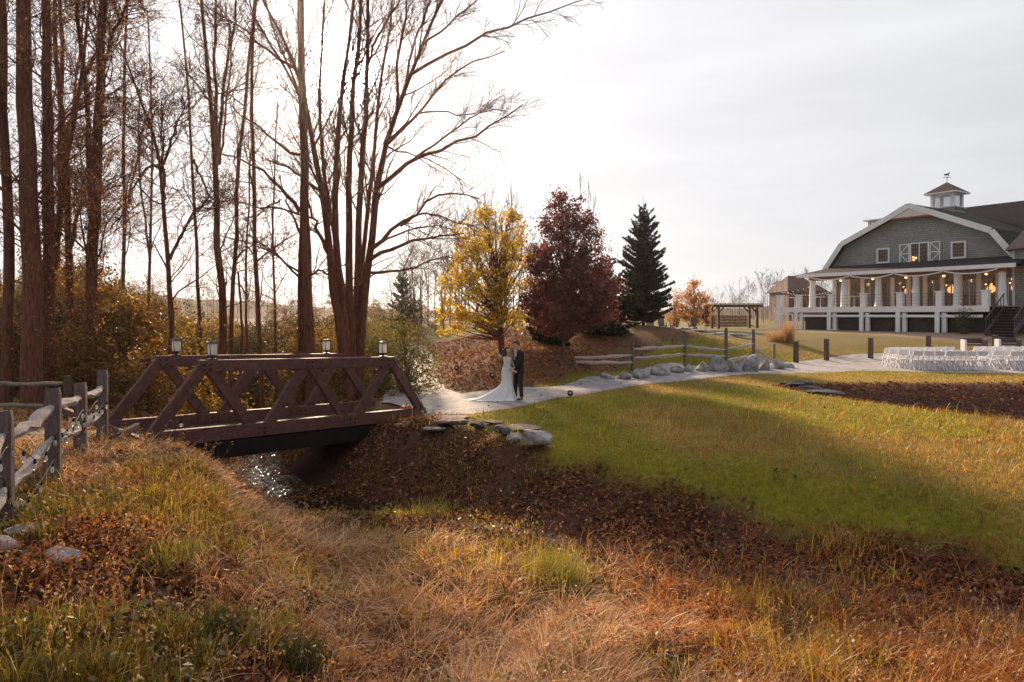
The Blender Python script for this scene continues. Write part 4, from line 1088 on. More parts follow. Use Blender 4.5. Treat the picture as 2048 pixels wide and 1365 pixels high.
# boulder row along the gravel path
ROW = [(1213, 752, 27.3, .55, .30, 'first low stone at the tail of the boulder row, by the lowest fence post'), (1246, 745, 28.0, .70, .36, 'second stone of the boulder row, flat and pale'), (1283, 741, 28.6, .75, .45, 'third stone of the boulder row, long and low'),
       (1320, 737, 29.3, .75, .45, 'fourth stone of the boulder row below the second fence post'), (1352, 735, 29.8, .50, .34, 'small fifth stone of the boulder row'), (1377, 731, 30.4, .55, .42, 'sixth stone of the boulder row below the third fence post'),
       (1403, 728, 31.0, .62, .50, 'seventh stone of the boulder row, squarish'), (1436, 724, 31.5, .88, .74, 'broad rounded boulder of the row, first of the big four'), (1470, 723, 31.8, .78, .76, 'brownish boulder second of the big four in the row'),
       (1500, 721, 32.2, .86, .92, 'tallest boulder of the row, third of the big four'), (1530, 724, 32.6, .72, .74, 'ribbed grey boulder, last of the big four'), (1556, 727, 33.0, .62, .54, 'stacked slaty stone right of the big boulders'), (1579, 731, 33.4, .50, .36, 'last small stone at the right end of the boulder row')]
for k, (px, row, Yr, w, h, lab) in enumerate(ROW):
    rock(lab, px, None, Yr, (w * 1.4, w * 1.0, h * 1.55), 30 + k, M_ROCK, k * .7, 0, 0, 'boulder', 'boulder row beside the gravel path', sink=.30)
# slate outcrop at the tip of the basin
for k, (px, row, Yr, sz, lab) in enumerate([(1588, 775, 25.0, (1.1, .7, .26), 'upper slab of the slate heap at the tip of the hollow'), (1622, 783, 24.5, (1.5, .8, .28), 'middle dark slab of the slate heap'),
        (1648, 792, 23.9, (1.3, .7, .24), 'lowest slab of the slate heap, pointing into the hollow'), (1570, 772, 25.5, (.5, .4, .2), 'small pale stone at the left end of the slate heap'), (1606, 771, 25.6, (1.1, .7, .26), 'slab at the back of the slate heap')]):
    rock(lab, px, row, Yr, sz, 60 + k, M_SLATE, .3 - .2 * k, .06, 1, 'slate_slab', 'slate heap at the hollow', 'slab')
# low stones and terraces up by the garden
for k, (px, row, Yr, sz, lab) in enumerate([(1366, 657, 45.0, (1.5, .8, .28), 'pale flat stone ledge in the grass behind the fence'), (1415, 664, 44.0, (1.6, .8, .26), 'long low stone ledge right of the pale one'), (1398, 658, 47.0, (1.4, .7, .30), 'dark stone ledge behind the two pale ones'),
        (1478, 672, 42.5, (2.0, .9, .40), 'wide low pinkish stone heap seen through the rail fence'), (1436, 671, 42.0, (1.5, .6, .25), 'sloping grey slab between the ledges and the stone heap')]):
    rock(lab, px, row, Yr, sz, 80 + k, M_ROCKW if k in (0, 3) else M_ROCK, .1 * k, 0, 1, 'stone_ledge', 'garden stone ledges', 'stone')
# landscape spotlights in the grass
M_BLACKP = pm('black_plastic', (.025, .025, .025), (.018, .018, .018), 3, .5)
M_LENS = glass_mat('lamp_lens', (.9, .9, .9), .15, .3)
for k, (px, row, Yr, s, lab) in enumerate([(1140, 792, 21.4, 0.85, 'black garden spotlight at the near edge of the gravel path'), (913, 744, 26.5, .9, 'black garden spotlight in the fallen leaves below the yellow tree'), (985, 764, 24.6, .9, 'black garden spotlight in the leaves left of the bride'), (857, 718, 29.5, .8, 'small garden spotlight beside the forked path')]):
    x = (px - CX) / F * Yr; z = hz1(x, Yr)
    t = thing('garden_spotlight', lab, 'spotlight', (x, Yr, z), 0, 'garden spotlights')
    MB().tube([(0, 0, -.05), (0, 0, .06 * s)], .012 * s, 6).build('stake', M_BLACKP, t)
    Mx = Matrix.Rotation(R(70), 4, 'X')
    mb = MB().lathe([(.05 * s, -.10 * s), (.085 * s, -.06 * s), (.105 * s, .02 * s), (.11 * s, .08 * s)], (0, 0, 0), 12)
    mb.v = [tuple(Mx @ Vector(p) + Vector((0, 0, .15 * s))) for p in mb.v]; mb.build('housing', M_BLACKP, t, smooth=True)
    mb = MB().lathe([(.035 * s, .0), (.037 * s, .012), (.01, .016)], (0, 0, .075 * s), 12)
    mb.v = [tuple(Mx @ Vector(p) + Vector((0, 0, .15 * s))) for p in mb.v]; mb.build('lens', M_LENS, t)
# pumpkin
M_PUMP = pm('pumpkin_skin', (.55, .12, .015), (.42, .08, .012), 5, .5, .2, 30)
x, yq = (812 - CX) / F * 18.3, 18.3
pk = thing('pumpkin', 'orange pumpkin on the ground past the right end of the bridge', 'pumpkin', (x, yq, hz1(x, yq) + .02))
m = MB(); prof = [(.02, .02), (.09, 0), (.14, .05), (.155, .11), (.13, .17), (.07, .205), (.02, .19)]
k = 40; v = []
for r, z in prof:
    for i in range(k):
        a = 2 * math.pi * i / k; rr = r * (1 - .09 * abs(math.sin(5 * a)) ** .5 * 0 + .06 * math.cos(10 * a)); v.append((rr * math.cos(a), rr * math.sin(a), z))
m.add(v, [(j * k + i, j * k + (i + 1) % k, (j + 1) * k + (i + 1) % k, (j + 1) * k + i) for j in range(len(prof) - 1) for i in range(k)])
m.build('body', M_PUMP, pk, smooth=True)
MB().tube([(0, 0, .18), (.01, 0, .23), (.03, .01, .26)], [.022, .016, .018], 6).build('stalk', M_POSTD, pk)
# ------------------------------------------------------------------ barn with porch
C5 = np.array([25.93, 58.9]); BUX = np.array([.55049, -.83484]); BVX = np.array([.83484, .55049])
def bw(s, t, z):
    p = C5 + BUX * s + BVX * t
    return (float(p[0]), float(p[1]), float(z))
BRZ = math.atan2(BUX[1], BUX[0])
def shingle_mat(name, c1, c2, row_h=.16, rough=.9):
    m, n, l, b = new_mat(name)
    b.inputs['Roughness'].default_value = rough; b.inputs['Specular IOR Level'].default_value = .2
    t = n.new('ShaderNodeTexCoord')
    s = n.new('ShaderNodeSeparateXYZ'); l.new(t.outputs['Object'], s.inputs[0])
    ad = n.new('ShaderNodeMath'); ad.operation = 'MULTIPLY_ADD'; ad.inputs[1].default_value = .55; l.new(s.outputs['X'], ad.inputs[0])
    mu = n.new('ShaderNodeMath'); mu.operation = 'MULTIPLY'; mu.inputs[1].default_value = -.83; l.new(s.outputs['Y'], mu.inputs[0]); l.new(mu.outputs[0], ad.inputs[2])
    cb = n.new('ShaderNodeCombineXYZ'); l.new(ad.outputs[0], cb.inputs['X']); l.new(s.outputs['Z'], cb.inputs['Y'])
    br = n.new('ShaderNodeTexBrick'); br.inputs['Scale'].default_value = 1.0; br.inputs['Brick Width'].default_value = .22; br.inputs['Row Height'].default_value = row_h; br.inputs['Mortar Size'].default_value = .012
    br.inputs['Color1'].default_value = (*c1, 1); br.inputs['Color2'].default_value = (*c2, 1); br.inputs['Mortar'].default_value = (*[c * .5 for c in c2], 1)
    l.new(cb.outputs[0], br.inputs['Vector'])
    z = n.new('ShaderNodeTexNoise'); z.inputs['Scale'].default_value = 1.3; z.inputs['Detail'].default_value = 5; l.new(t.outputs['Object'], z.inputs['Vector'])
    mr = n.new('ShaderNodeMapRange'); mr.inputs['To Min'].default_value = .75; mr.inputs['To Max'].default_value = 1.25; l.new(z.outputs['Fac'], mr.inputs[0])
    sc = n.new('ShaderNodeVectorMath'); sc.operation = 'SCALE'; l.new(br.outputs['Color'], sc.inputs[0]); l.new(mr.outputs[0], sc.inputs['Scale'])
    l.new(sc.outputs[0], b.inputs['Base Color'])
    return m
M_SHING = shingle_mat('grey_wall_shingle', (.32, .335, .335), (.26, .275, .275))
M_ROOF = shingle_mat('dark_roof_shingle', (.05, .042, .044), (.036, .031, .033), .18)
M_WHITE = pm('white_painted_trim', (.80, .80, .82), (.72, .72, .75), 3, .55)
M_SOFFIT = pm('warm_stained_soffit', (.35, .17, .09), (.26, .12, .06), 3, .6)
M_DARK = pm('dark_lattice', (.055, .042, .04), (.035, .027, .026), 4, .8)
M_GLASS = pm('dark_window_glass', (.03, .02, .02), (.02, .015, .015), 2, .08, spec=.6)
M_STEP = pm('grey_step_board', (.12, .10, .10), (.08, .066, .066), 4, .8)
M_WOODIN = pm('brown_interior_panelling', (.20, .10, .045), (.12, .06, .03), 2, .6)
M_CEIL = pm('porch_ceiling_boards', (.30, .16, .09), (.22, .11, .06), 3, .6)
M_DECKW = pm('grey_porch_boards', (.30, .29, .29), (.22, .21, .21), 4, .7)
M_LAMP = pm('lit_lamp_bowl', (1, .6, .25), (1, .55, .2), 2, .5, emit=((1.0, .42, .12), 4.5))
M_COLUMN = pm('white_column_paint', (.80, .82, .84), (.72, .74, .77), 2, .5)
barn = thing('barn', 'grey shingled gambrel barn with white-columned porch and cupola', 'barn', bw(0, 0, 1.35))
GROUND, DECKZ, EAVEZ = 1.35, 3.2, 5.95
def part(mb, name, mat, parent=barn, **k): return mb.build(name, mat, parent, True, **k)
ts = lambda a, t, z: bw(a, t, z)
# gable wall
GW = [(.05, EAVEZ + .2), (.05, 6.72), (1.45, 8.62), (5.34, 10.38), (7.02, 11.1), (8.71, 10.38), (12.6, 8.62), (14.0, 6.72), (14.0, EAVEZ + .2)]
part(MB().poly_prism([(a, z) for a, z in GW], 2.8, 3.05, ts), 'gable_wall', M_SHING)
# roof: five slopes from the eaves over the breaks, forward prow at the ridge
def slab(m, a0, z0, a1, z1, t0a, t0b, t1, th=.22):
    """sloping slab between profile points; front edge may run obliquely (t0a at the first point, t0b at the second)"""
    n = unit(np.array([-(z1 - z0), a1 - a0])) * th
    v = [bw(a0, t0a, z0), bw(a1, t0b, z1), bw(a1, t1, z1), bw(a0, t1, z0)]
    v += [bw(a0 + n[0], t0a, z0 + n[1]), bw(a1 + n[0], t0b, z1 + n[1]), bw(a1 + n[0], t1, z1 + n[1]), bw(a0 + n[0], t1, z0 + n[1])]
    m.add(v, [(0, 3, 2, 1), (4, 5, 6, 7), (0, 1, 5, 4), (1, 2, 6, 5), (2, 3, 7, 6), (3, 0, 4, 7)])
for a0, z0, a1, z1, ta, tb in [(-.25, 6.45, 1.36, 8.66, 2.15, 2.15), (1.36, 8.66, 5.34, 10.45, 2.15, 2.15), (5.34, 10.45, 7.03, 11.21, 2.15, 1.9), (7.03, 11.21, 8.71, 10.45, 1.9, 2.15), (8.71, 10.45, 12.68, 8.66, 2.15, 2.15), (12.68, 8.66, 14.3, 6.45, 2.15, 2.15)]:
    m = MB(); slab(m, a0, z0, a1, z1, ta, tb, 15.5); r = part(m, 'roof', M_ROOF)
    # white rake board on the front edge
    m = MB()
    n = unit(np.array([-(z1 - z0), a1 - a0]))
    w0, w1 = -.16, .26
    v = [bw(a0 + n[0] * w0, ta - .06, z0 + n[1] * w0), bw(a1 + n[0] * w0, tb - .06, z1 + n[1] * w0), bw(a1 + n[0] * w1, tb - .06, z1 + n[1] * w1), bw(a0 + n[0] * w1, ta - .06, z0 + n[1] * w1)]
    v += [bw(a0 + n[0] * w0, ta - .005, z0 + n[1] * w0), bw(a1 + n[0] * w0, tb - .005, z1 + n[1] * w0), bw(a1 + n[0] * w1, tb - .005, z1 + n[1] * w1), bw(a0 + n[0] * w1, ta - .005, z0 + n[1] * w1)]
    m.add(v, [(0, 1, 2, 3), (7, 6, 5, 4), (0, 4, 5, 1), (1, 5, 6, 2), (2, 6, 7, 3), (3, 7, 4, 0)])
    part(m, 'rake_board', M_WHITE)
# white boarded prow under the peak
m = MB(); v = [bw(5.3, 2.12, 10.40), bw(8.75, 2.12, 10.40), bw(7.03, 1.93, 11.12), bw(7.03, 2.75, 11.0)]
m.add(v, [(0, 2, 1), (0, 1, 3), (1, 2, 3), (2, 0, 3)]); part(m, 'hay_hood', M_WHITE)
part(MB().add([bw(5.2, 2.14, 10.30), bw(8.85, 2.14, 10.30), bw(8.85, 2.78, 10.30), bw(5.2, 2.78, 10.30), bw(5.2, 2.14, 10.42), bw(8.85, 2.14, 10.42), bw(8.85, 2.78, 10.42), bw(5.2, 2.78, 10.42)],
     [(0, 3, 2, 1), (4, 5, 6, 7), (0, 1, 5, 4), (1, 2, 6, 5), (2, 3, 7, 6), (3, 0, 4, 7)]), 'hood_soffit', M_SOFFIT)
# long rear wing with a ridge across
m = MB(); n6 = [(9.0, 6.4), (16.2, 12.55), (23, 6.4)]
def wing(t, z, a): return bw(a, t, z)
v = [bw(3.2, 9.5, 7.0), bw(26, 9.5, 7.0), bw(26, 16.2, 12.6), bw(3.2, 16.2, 12.6), bw(3.2, 22, 7.0), bw(26, 22, 7.0)]
m.add(v, [(0, 1, 2, 3), (3, 2, 5, 4), (0, 3, 4), (1, 5, 2)]); part(m, 'wing_roof', M_ROOF)
part(MB().add([bw(3.3, 9.7, 1.3), bw(25.8, 9.7, 1.3), bw(25.8, 21.8, 1.3), bw(3.3, 21.8, 1.3), bw(3.3, 9.7, 6.95), bw(25.8, 9.7, 6.95), bw(25.8, 21.8, 6.95), bw(3.3, 21.8, 6.95)],
     [(0, 3, 2, 1), (4, 5, 6, 7), (0, 1, 5, 4), (1, 2, 6, 5), (2, 3, 7, 6), (3, 0, 4, 7)]), 'wing_wall', M_SHING)
# barn body below (side and back walls)
part(MB().add([bw(.1, 3.06, 1.3), bw(.1, 15.2, 1.3), bw(.35, 15.2, 1.3), bw(.35, 3.06, 1.3), bw(.1, 3.06, 6.8), bw(.1, 15.2, 6.8), bw(.35, 15.2, 6.8), bw(.35, 3.06, 6.8)],
     [(0, 3, 2, 1), (4, 5, 6, 7), (0, 1, 5, 4), (1, 2, 6, 5), (2, 3, 7, 6), (3, 0, 4, 7)]), 'side_wall', M_SHING)
# cupola
def box_st(m, s0, s1, t0, t1, z0, z1):
    m.add([bw(s0, t0, z0), bw(s1, t0, z0), bw(s1, t1, z0), bw(s0, t1, z0), bw(s0, t0, z1), bw(s1, t0, z1), bw(s1, t1, z1), bw(s0, t1, z1)],
          [(0, 3, 2, 1), (4, 5, 6, 7), (0, 1, 5, 4), (1, 2, 6, 5), (2, 3, 7, 6), (3, 0, 4, 7)]); return m
def cupola(s, t, zb, w, h, hr, vane=True):
    c = part(box_st(MB(), s - w / 2 - .12, s + w / 2 + .12, t - w / 2 - .12, t + w / 2 + .12, zb, zb + .75), 'cupola', M_SHING)
    part(box_st(MB(), s - w / 2 - .18, s + w / 2 + .18, t - w / 2 - .18, t + w / 2 + .18, zb + .76, zb + .86), 'cupola_ledge', M_WHITE, c)
    for ds in (-1, 1):
        for dt in (-1, 1):
            part(box_st(MB(), s + ds * (w / 2 - .1) - .12, s + ds * (w / 2 - .1) + .12, t + dt * (w / 2 - .1) - .12, t + dt * (w / 2 - .1) + .12, zb + .87, zb + h), 'cupola_post', M_WHITE, c)
    for k in range(4):
        m = MB()
        if k % 2 == 0: box_st(m, s - w / 2 + .15, s + w / 2 - .15, t + (k - 1) * (w / 2 - .1) - .02, t + (k - 1) * (w / 2 - .1) + .02, zb + .9, zb + h - .05)
        else: box_st(m, s + (k - 2) * (w / 2 - .1) - .02, s + (k - 2) * (w / 2 - .1) + .02, t - w / 2 + .15, t + w / 2 - .15, zb + .9, zb + h - .05)
        part(m, 'cupola_window', M_CUPGLASS, c)
    e = w / 2 + .38
    part(box_st(MB(), s - e, s + e, t - e, t + e, zb + h + .01, zb + h + .12), 'cupola_eave', M_WHITE, c)
    m = MB(); zt = zb + h + .125
    m.add([bw(s - e, t - e, zt), bw(s + e, t - e, zt), bw(s + e, t + e, zt), bw(s - e, t + e, zt), bw(s, t, zt + hr)], [(3, 2, 1, 0), (0, 1, 4), (1, 2, 4), (2, 3, 4), (3, 0, 4)])
    part(m, 'cupola_roof', M_ROOFR, c)
    if vane:
        p = np.array(bw(s, t, zt + hr))
        m = MB(); m.tube([p - [0, 0, .1], p + [0, 0, .75]], .02, 6)
        m.beam(p + [-.3, .1, .38], p + [.3, -.1, .38], .03, .03); m.beam(p + [-.1, -.25, .38], p + [.1, .25, .38], .03, .03)
        part(m, 'weathervane_pole', M_DARK, c)
        # running animal silhouette plate, with thickness
        o = np.array([(-.26, .62), (-.20, .70), (-.08, .72), (.08, .72), (.16, .80), (.24, .82), (.27, .76), (.20, .72), (.15, .62), (.20, .50), (.14, .50), (.08, .60), (-.10, .60), (-.16, .50), (-.22, .50), (-.18, .62)])
        m = MB(); nn = len(o)
        vv = [tuple(p + np.array([a * .8, -a * .3 + d, z])) for d in (-.015, .015) for a, z in o]
        m.add(vv, [tuple(range(nn)), tuple(range(nn, 2 * nn))[::-1]] + [(i, (i + 1) % nn, nn + (i + 1) % nn, nn + i) for i in range(nn)])
        part(m, 'weathervane_figure', M_DARK, c)
M_CUPGLASS = glass_mat('cupola_glass', (.9, .92, .95), .1, .8)
M_ROOFR = pm('reddish_cupola_shingle', (.11, .066, .066), (.07, .042, .042), 8, .9)
cupola(7.05, 8.2, 10.75, 1.75, 1.95, .95)
cupola(-3.4, 16.5, 10.4, 1.15, 1.9, .06, False)
# window and hay door on the gable
def frame_rect(m, s0, s1, z0, z1, w, t0, t1):
    for a, b2, c, d in ((s0, s1, z0 - w, z0), (s0, s1, z1, z1 + w), (s0 - w, s0, z0 - w, z1 + w), (s1, s1 + w, z0 - w, z1 + w)):
        box_st(m, a, b2, t0, t1, c, d)
def gable_window(s0, s1, z0, z1, nx, nz):
    o = part(box_st(MB(), s0, s1, 2.765, 2.785, z0, z1), 'window', M_GLASS)
    m = MB(); frame_rect(m, s0, s1, z0, z1, .13, 2.70, 2.79); part(m, 'window_frame', M_WHITE, o)
    m = MB()
    for k in range(1, nx): s = s0 + (s1 - s0) * k / nx; box_st(m, s - .02, s + .02, 2.745, 2.764, z0, z1)
    for k in range(1, nz): z = z0 + (z1 - z0) * k / nz; box_st(m, s0, s1, 2.740, 2.7445, z - .02, z + .02)
    part(m, 'muntins', M_SOFFIT, o)
gable_window(4.2, 5.0, 7.0, 8.0, 4, 4)
gable_window(9.9, 10.7, 7.0, 8.06, 4, 4)
hd = part(box_st(MB(), 6.84, 8.1, 2.765, 2.785, 6.75, 8.25), 'hay_door', M_GLASS)
m = MB(); frame_rect(m, 6.84, 8.1, 6.75, 8.25, .10, 2.70, 2.79); box_st(m, 7.43, 7.51, 2.705, 2.764, 6.75, 8.25); part(m, 'window_frame', M_WHITE, hd)
m = MB()
for k in range(1, 6):
    if k != 3: box_st(m, 6.84 + 1.26 * k / 6 - .015, 6.84 + 1.26 * k / 6 + .015, 2.745, 2.764, 6.75, 8.25)
for k in range(1, 5): box_st(m, 6.84, 8.1, 2.74, 2.7445, 6.75 + 1.5 * k / 5 - .018, 6.75 + 1.5 * k / 5 + .018)
part(m, 'muntins', M_SOFFIT, hd)
for s0, s1, dirn in ((5.92, 6.70, 1), (8.24, 9.02, -1)):
    o = part(box_st(MB(), s0, s1, 2.76, 2.79, 6.70, 8.32), 'shutter', M_SHING)
    m = MB(); frame_rect(m, s0 + .08, s1 - .08, 6.78, 8.24, .08, 2.72, 2.758)
    box_st(m, s0 + .08, s1 - .08, 2.722, 2.757, 7.47, 7.55)
    hinge, tip = (s0 + .08, s1 - .08) if dirn > 0 else (s1 - .08, s0 + .08)
    for z0, z1 in ((7.55, 8.24), (7.47, 6.78)):
        p0, p1 = np.array(bw(hinge, 2.74, z0)), np.array(bw(tip, 2.74, z1)); m.beam(p0, p1, .03, .07)
    part(m, 'shutter_brace', M_WHITE, o)
for k, (s, z) in enumerate(((7.05, 6.98), (7.22, 7.12), (7.02, 7.18))):
    part(MB().lathe([(.02, -.06), (.06, -.02), (.06, .03), (.02, .06)], bw(s, 2.70, z), 8), 'lit_bulb', M_LAMP)
# porch roof (pent), fascia, ceiling
m = MB()
v = [bw(-.9, -.75, 5.92), bw(15.3, -.75, 5.92), bw(15.3, 2.86, 6.72), bw(.6, 2.86, 6.72)]
v += [(x, y, z + .14) for x, y, z in v]
m.add(v, [(0, 3, 2, 1), (4, 5, 6, 7), (0, 1, 5, 4), (1, 2, 6, 5), (2, 3, 7, 6), (3, 0, 4, 7)]); part(m, 'porch_roof', M_ROOF)
m = MB(); v = [bw(-.9, -.72, 5.96), bw(.6, 2.86, 6.76), bw(.6, 9, 6.76), bw(-.9, 9, 5.96)]; v += [(x, y, z + .1) for x, y, z in v]
m.add(v, [(0, 3, 2, 1), (4, 5, 6, 7), (0, 1, 5, 4), (1, 2, 6, 5), (2, 3, 7, 6), (3, 0, 4, 7)]); part(m, 'side_porch_roof', M_ROOF)
part(box_st(MB(), -.95, 15.32, -.84, -.76, 5.80, 6.08), 'porch_fascia', M_WHITE)
part(box_st(MB(), -.2, 14.6, -.18, .18, 5.52, 5.84), 'porch_beam', M_SOFFIT)
part(box_st(MB(), -.85, 15.2, -.74, 3.0, 5.86, 5.90), 'porch_ceiling', M_CEIL)
# columns: square base, tapered shaft, capital
for k in range(6):
    s = 14.25 * k / 5
    cprof = [(.30, 0), (.30, .10), (.27, .14), (.26, .5), (.235, 1.4), (.20, 2.25), (.21, 2.3), (.25, 2.34), (.25, 2.42)]
    p = bw(s, 0, DECKZ)
    c = part(MB().lathe([(r * 1.0, z * .98) for r, z in cprof], p, 14), 'column', M_COLUMN, smooth=True)
# floor deck, fascia, posts, dark lattice below
part(box_st(MB(), -2.0, 14.35, -2.35, 3.1, DECKZ - .06, DECKZ), 'porch_floor', M_DECKW)
part(box_st(MB(), 14.352, 18.0, -.6, 3.1, DECKZ - .06, DECKZ), 'porch_floor', M_DECKW)
part(box_st(MB(), -2.05, 14.4, -2.44, -2.36, DECKZ - .40, DECKZ + .02), 'deck_fascia', M_WHITE)
part(box_st(MB(), .15, 14.0, -2.40, -2.33, DECKZ - .78, DECKZ - .60), 'lower_rail_board', M_WHITE)
for k, s in enumerate((-1.75, .1, 3.05, 5.72, 8.48, 11.2)):
    part(box_st(MB(), s - .15, s + .15, -2.55, -2.446, GROUND - .3, DECKZ - .402), 'deck_post', M_COLUMN)
    part(box_st(MB(), s + .20, s + .50, -2.325, -2.1, GROUND - .3, DECKZ - .45), 'deck_post', M_COLUMN)
for k in range(5):
    s0, s1 = [(.62, 2.85), (3.6, 5.52), (6.27, 8.28), (9.03, 11.0), (11.75, 14.0)][k]
    part(box_st(MB(), s0, s1, -2.0, -1.95, GROUND - .3, DECKZ - .62), 'lattice_panel', M_DARK)
part(box_st(MB(), .2, 14.2, 1.5, 1.6, GROUND - .3, DECKZ - .1), 'foundation_wall', M_DARK)
m = MB(); frame_rect(m, -1.35, -.35, 1.5, 2.6, .10, -2.44, -2.38); part(m, 'deck_gate_frame', M_WHITE)
# newel pedestals along the deck edge
for k, s in enumerate((-1.7, .13, 3.05, 5.72, 8.48, 11.2, 14.1)):
    o = part(box_st(MB(), s - .20, s + .20, -2.33, -1.93, DECKZ + .001, DECKZ + 1.0), 'pedestal', M_COLUMN)
    part(box_st(MB(), s - .25, s + .25, -2.38, -1.88, DECKZ + 1.0, DECKZ + 1.08), 'pedestal_cap', M_WHITE, o)
    if k < 6:
        s1 = (-1.7, .13, 3.05, 5.72, 8.48, 11.2, 14.1)[k + 1]
        m = MB()
        for j in range(4): box_st(m, s + .2, s1 - .2, -2.14, -2.12, DECKZ + .2 + .24 * j, DECKZ + .215 + .24 * j)
        part(m, 'cable_railing', M_DARK)
# porch back wall: panelled piers, tall dark glass doors, warm interior
M_DOORGLASS = glass_mat('door_glass', (.6, .55, .5), .02, .75)
part(box_st(MB(), .36, 14.0, 3.06, 3.2, 5.3, 6.15), 'porch_wall_header', M_SHING)
piers = np.linspace(.2, 14.1, 12)
for k, s in enumerate(piers):
    part(box_st(MB(), s - .16, s + .16, 2.95, 3.15, DECKZ, 5.86), 'wall_pier', M_WHITE if k % 2 else M_COLUMN)
for k in range(11):
    s0, s1 = piers[k] + .18, piers[k + 1] - .18
    o = part(box_st(MB(), s0, s1, 3.05, 3.07, DECKZ, 5.3), 'glass_door', M_DOORGLASS)
    m = MB(); box_st(m, (s0 + s1) / 2 - .03, (s0 + s1) / 2 + .03, 3.0, 3.045, DECKZ, 5.3); part(m, 'door_stile', M_SOFFIT if k % 2 else M_WHITE, o)
part(box_st(MB(), .4, 13.9, 9.0, 9.1, DECKZ, 6.0), 'interior_wall', M_WOODIN)
part(box_st(MB(), .4, 13.9, 3.25, 8.9, DECKZ - .05, DECKZ + .01), 'interior_floor', M_WOODIN)
part(box_st(MB(), .4, 13.9, 3.25, 8.9, 5.9, 5.95), 'interior_ceiling', M_CEIL)
# lit porch lamps and chandeliers
def lamp(s, t, z, r, name='ceiling_lamp', power=12):
    o = part(MB().lathe([(r * .3, -r * .7), (r, -r * .3), (r, r * .2), (r * .4, r * .6)], bw(s, t, z), 10), name, M_LAMP, smooth=True)
    part(MB().tube([bw(s, t, z + r * .5), bw(s, t, 5.87)], .015, 5), 'lamp_rod', M_DARK, o)
    ld = bpy.data.lights.new('lamp_glow', 'POINT'); ld.energy = power; ld.color = (1, .55, .22); ld.shadow_soft_size = .12
    lo = bpy.data.objects.new('lamp_glow', ld); col.objects.link(lo); lo.location = np.array(bw(s, t, z - r - .14)) - root_loc(barn); lo.parent = barn
for s in (2.0, 4.75, 7.35, 10.1, 12.9): lamp(s, .9, 5.5, .085, power=5)
for s, t in ((8.6, 5.5), (11.2, 6.0), (5.0, 6.0), (13.2, 5.0)):
    o = part(MB().tube([bw(s, t, 5.0), bw(s, t, 5.9)], .02, 5), 'chandelier_stem', M_DARK)
    for q in range(6):
        a = q * math.pi / 3; p = np.array(bw(s, t, 4.95)) + [.4 * math.cos(a), .4 * math.sin(a), 0]
        part(MB().lathe([(.02, -.04), (.05, 0), (.045, .05), (.015, .07)], p, 8), 'chandelier_bulb', M_LAMP, o, smooth=True)
        part(MB().tube([bw(s, t, 5.0), p], .015, 4), 'chandelier_arm', M_DARK, o)
    ld = bpy.data.lights.new('chandelier_glow', 'POINT'); ld.energy = 9; ld.color = (1, .55, .22); ld.shadow_soft_size = .3
    lo = bpy.data.objects.new('chandelier_glow', ld); col.objects.link(lo); lo.location = np.array(bw(s, t, 4.6)) - root_loc(barn); lo.parent = barn
# steps down at the right end, with stringers and handrails
for k in range(10):
    z = DECKZ - .185 * (k + 1); t0 = -.65 - .27 * k
    part(box_st(MB(), 14.65, 16.1, t0 - .30, t0, z - .05, z), 'stair_tread', M_STEP)
    part(box_st(MB(), 14.66, 16.09, t0 - .02, t0 - .001, z - .20, z - .051), 'stair_riser', M_DARK)
for s in (14.58, 16.17):
    part(MB().beam(bw(s, -.5, DECKZ - .15), bw(s, -3.4, GROUND), .06, .30), 'stair_stringer', M_STEP)
    part(MB().beam(bw(s, -.6, DECKZ + .85), bw(s, -3.4, GROUND + .95), .06, .08), 'handrail', M_STEP)
    for k in range(7): part(MB().beam(bw(s, -.7 - .43 * k, DECKZ - .2 - .285 * k), bw(s, -.7 - .43 * k, DECKZ + .83 - .285 * k), .04, .04), 'baluster', M_STEP)
# round corner tower at the picture edge
tw = np.array(bw(16.2, 2.4, 0)); tr = 2.05
part(MB().lathe([(tr, 1.2), (tr, 7.15)], (tw[0], tw[1], 0), 8, .35), 'tower_wall', M_SHING)
part(MB().lathe([(tr + .55, 7.1), (tr + .5, 7.2), (.05, 10.2)], (tw[0], tw[1], 0), 8, .35), 'tower_roof', pm('pale_tower_shingle', (.17, .12, .12), (.12, .085, .085), 6, .9))  # paler reddish shingle than the barn roof
for k in range(8):
    a = .35 + k * math.pi / 4
    part(MB().tube([(tw[0] + (tr + .03) * math.cos(a), tw[1] + (tr + .03) * math.sin(a), 1.3), (tw[0] + (tr + .03) * math.cos(a), tw[1] + (tr + .03) * math.sin(a), 7.08)], .11, 4), 'tower_corner_board', M_WHITE)
# string lights and bunting over the open deck
def catenary(a, b, sag, n=7):
    t = np.linspace(0, 1, n)[:, None]; P = np.array(a) * (1 - t) + np.array(b) * t; P[:, 2] -= (sag * 4 * t * (1 - t))[:, 0]; return P
for k, (a, b2, sag, lab) in enumerate([((-1.7, -2.1, 4.6), (1.0, -.5, 5.5), .25, 'string of small lights from the deck corner up to the porch eave'), ((-1.7, -2.1, 4.7), (-1.5, 6, 5.0), .4, 'string of small lights running back along the open deck side')]):
    string_light(lab, list(catenary(bw(*a), bw(*b2), sag)), .42, .05, 'string lights on the deck')
for k in range(4):
    s0 = .4 + 3.5 * k
    m = MB(); P = catenary(bw(s0, -.9, 5.74), bw(s0 + 3.4, -.9, 5.74), .24, 12)
    for j in range(11): m.beam(P[j], P[j + 1], .03, .07)
    tag(m.build('fabric_swag', M_WHITE), ['white fabric swag under the porch eave, farthest from the steps', 'white fabric swag under the porch eave, second from the open deck', 'white fabric swag under the porch eave, below the right gable window', 'white fabric swag under the porch eave, nearest the steps'][k], 'swag', 'swags under the porch eave')
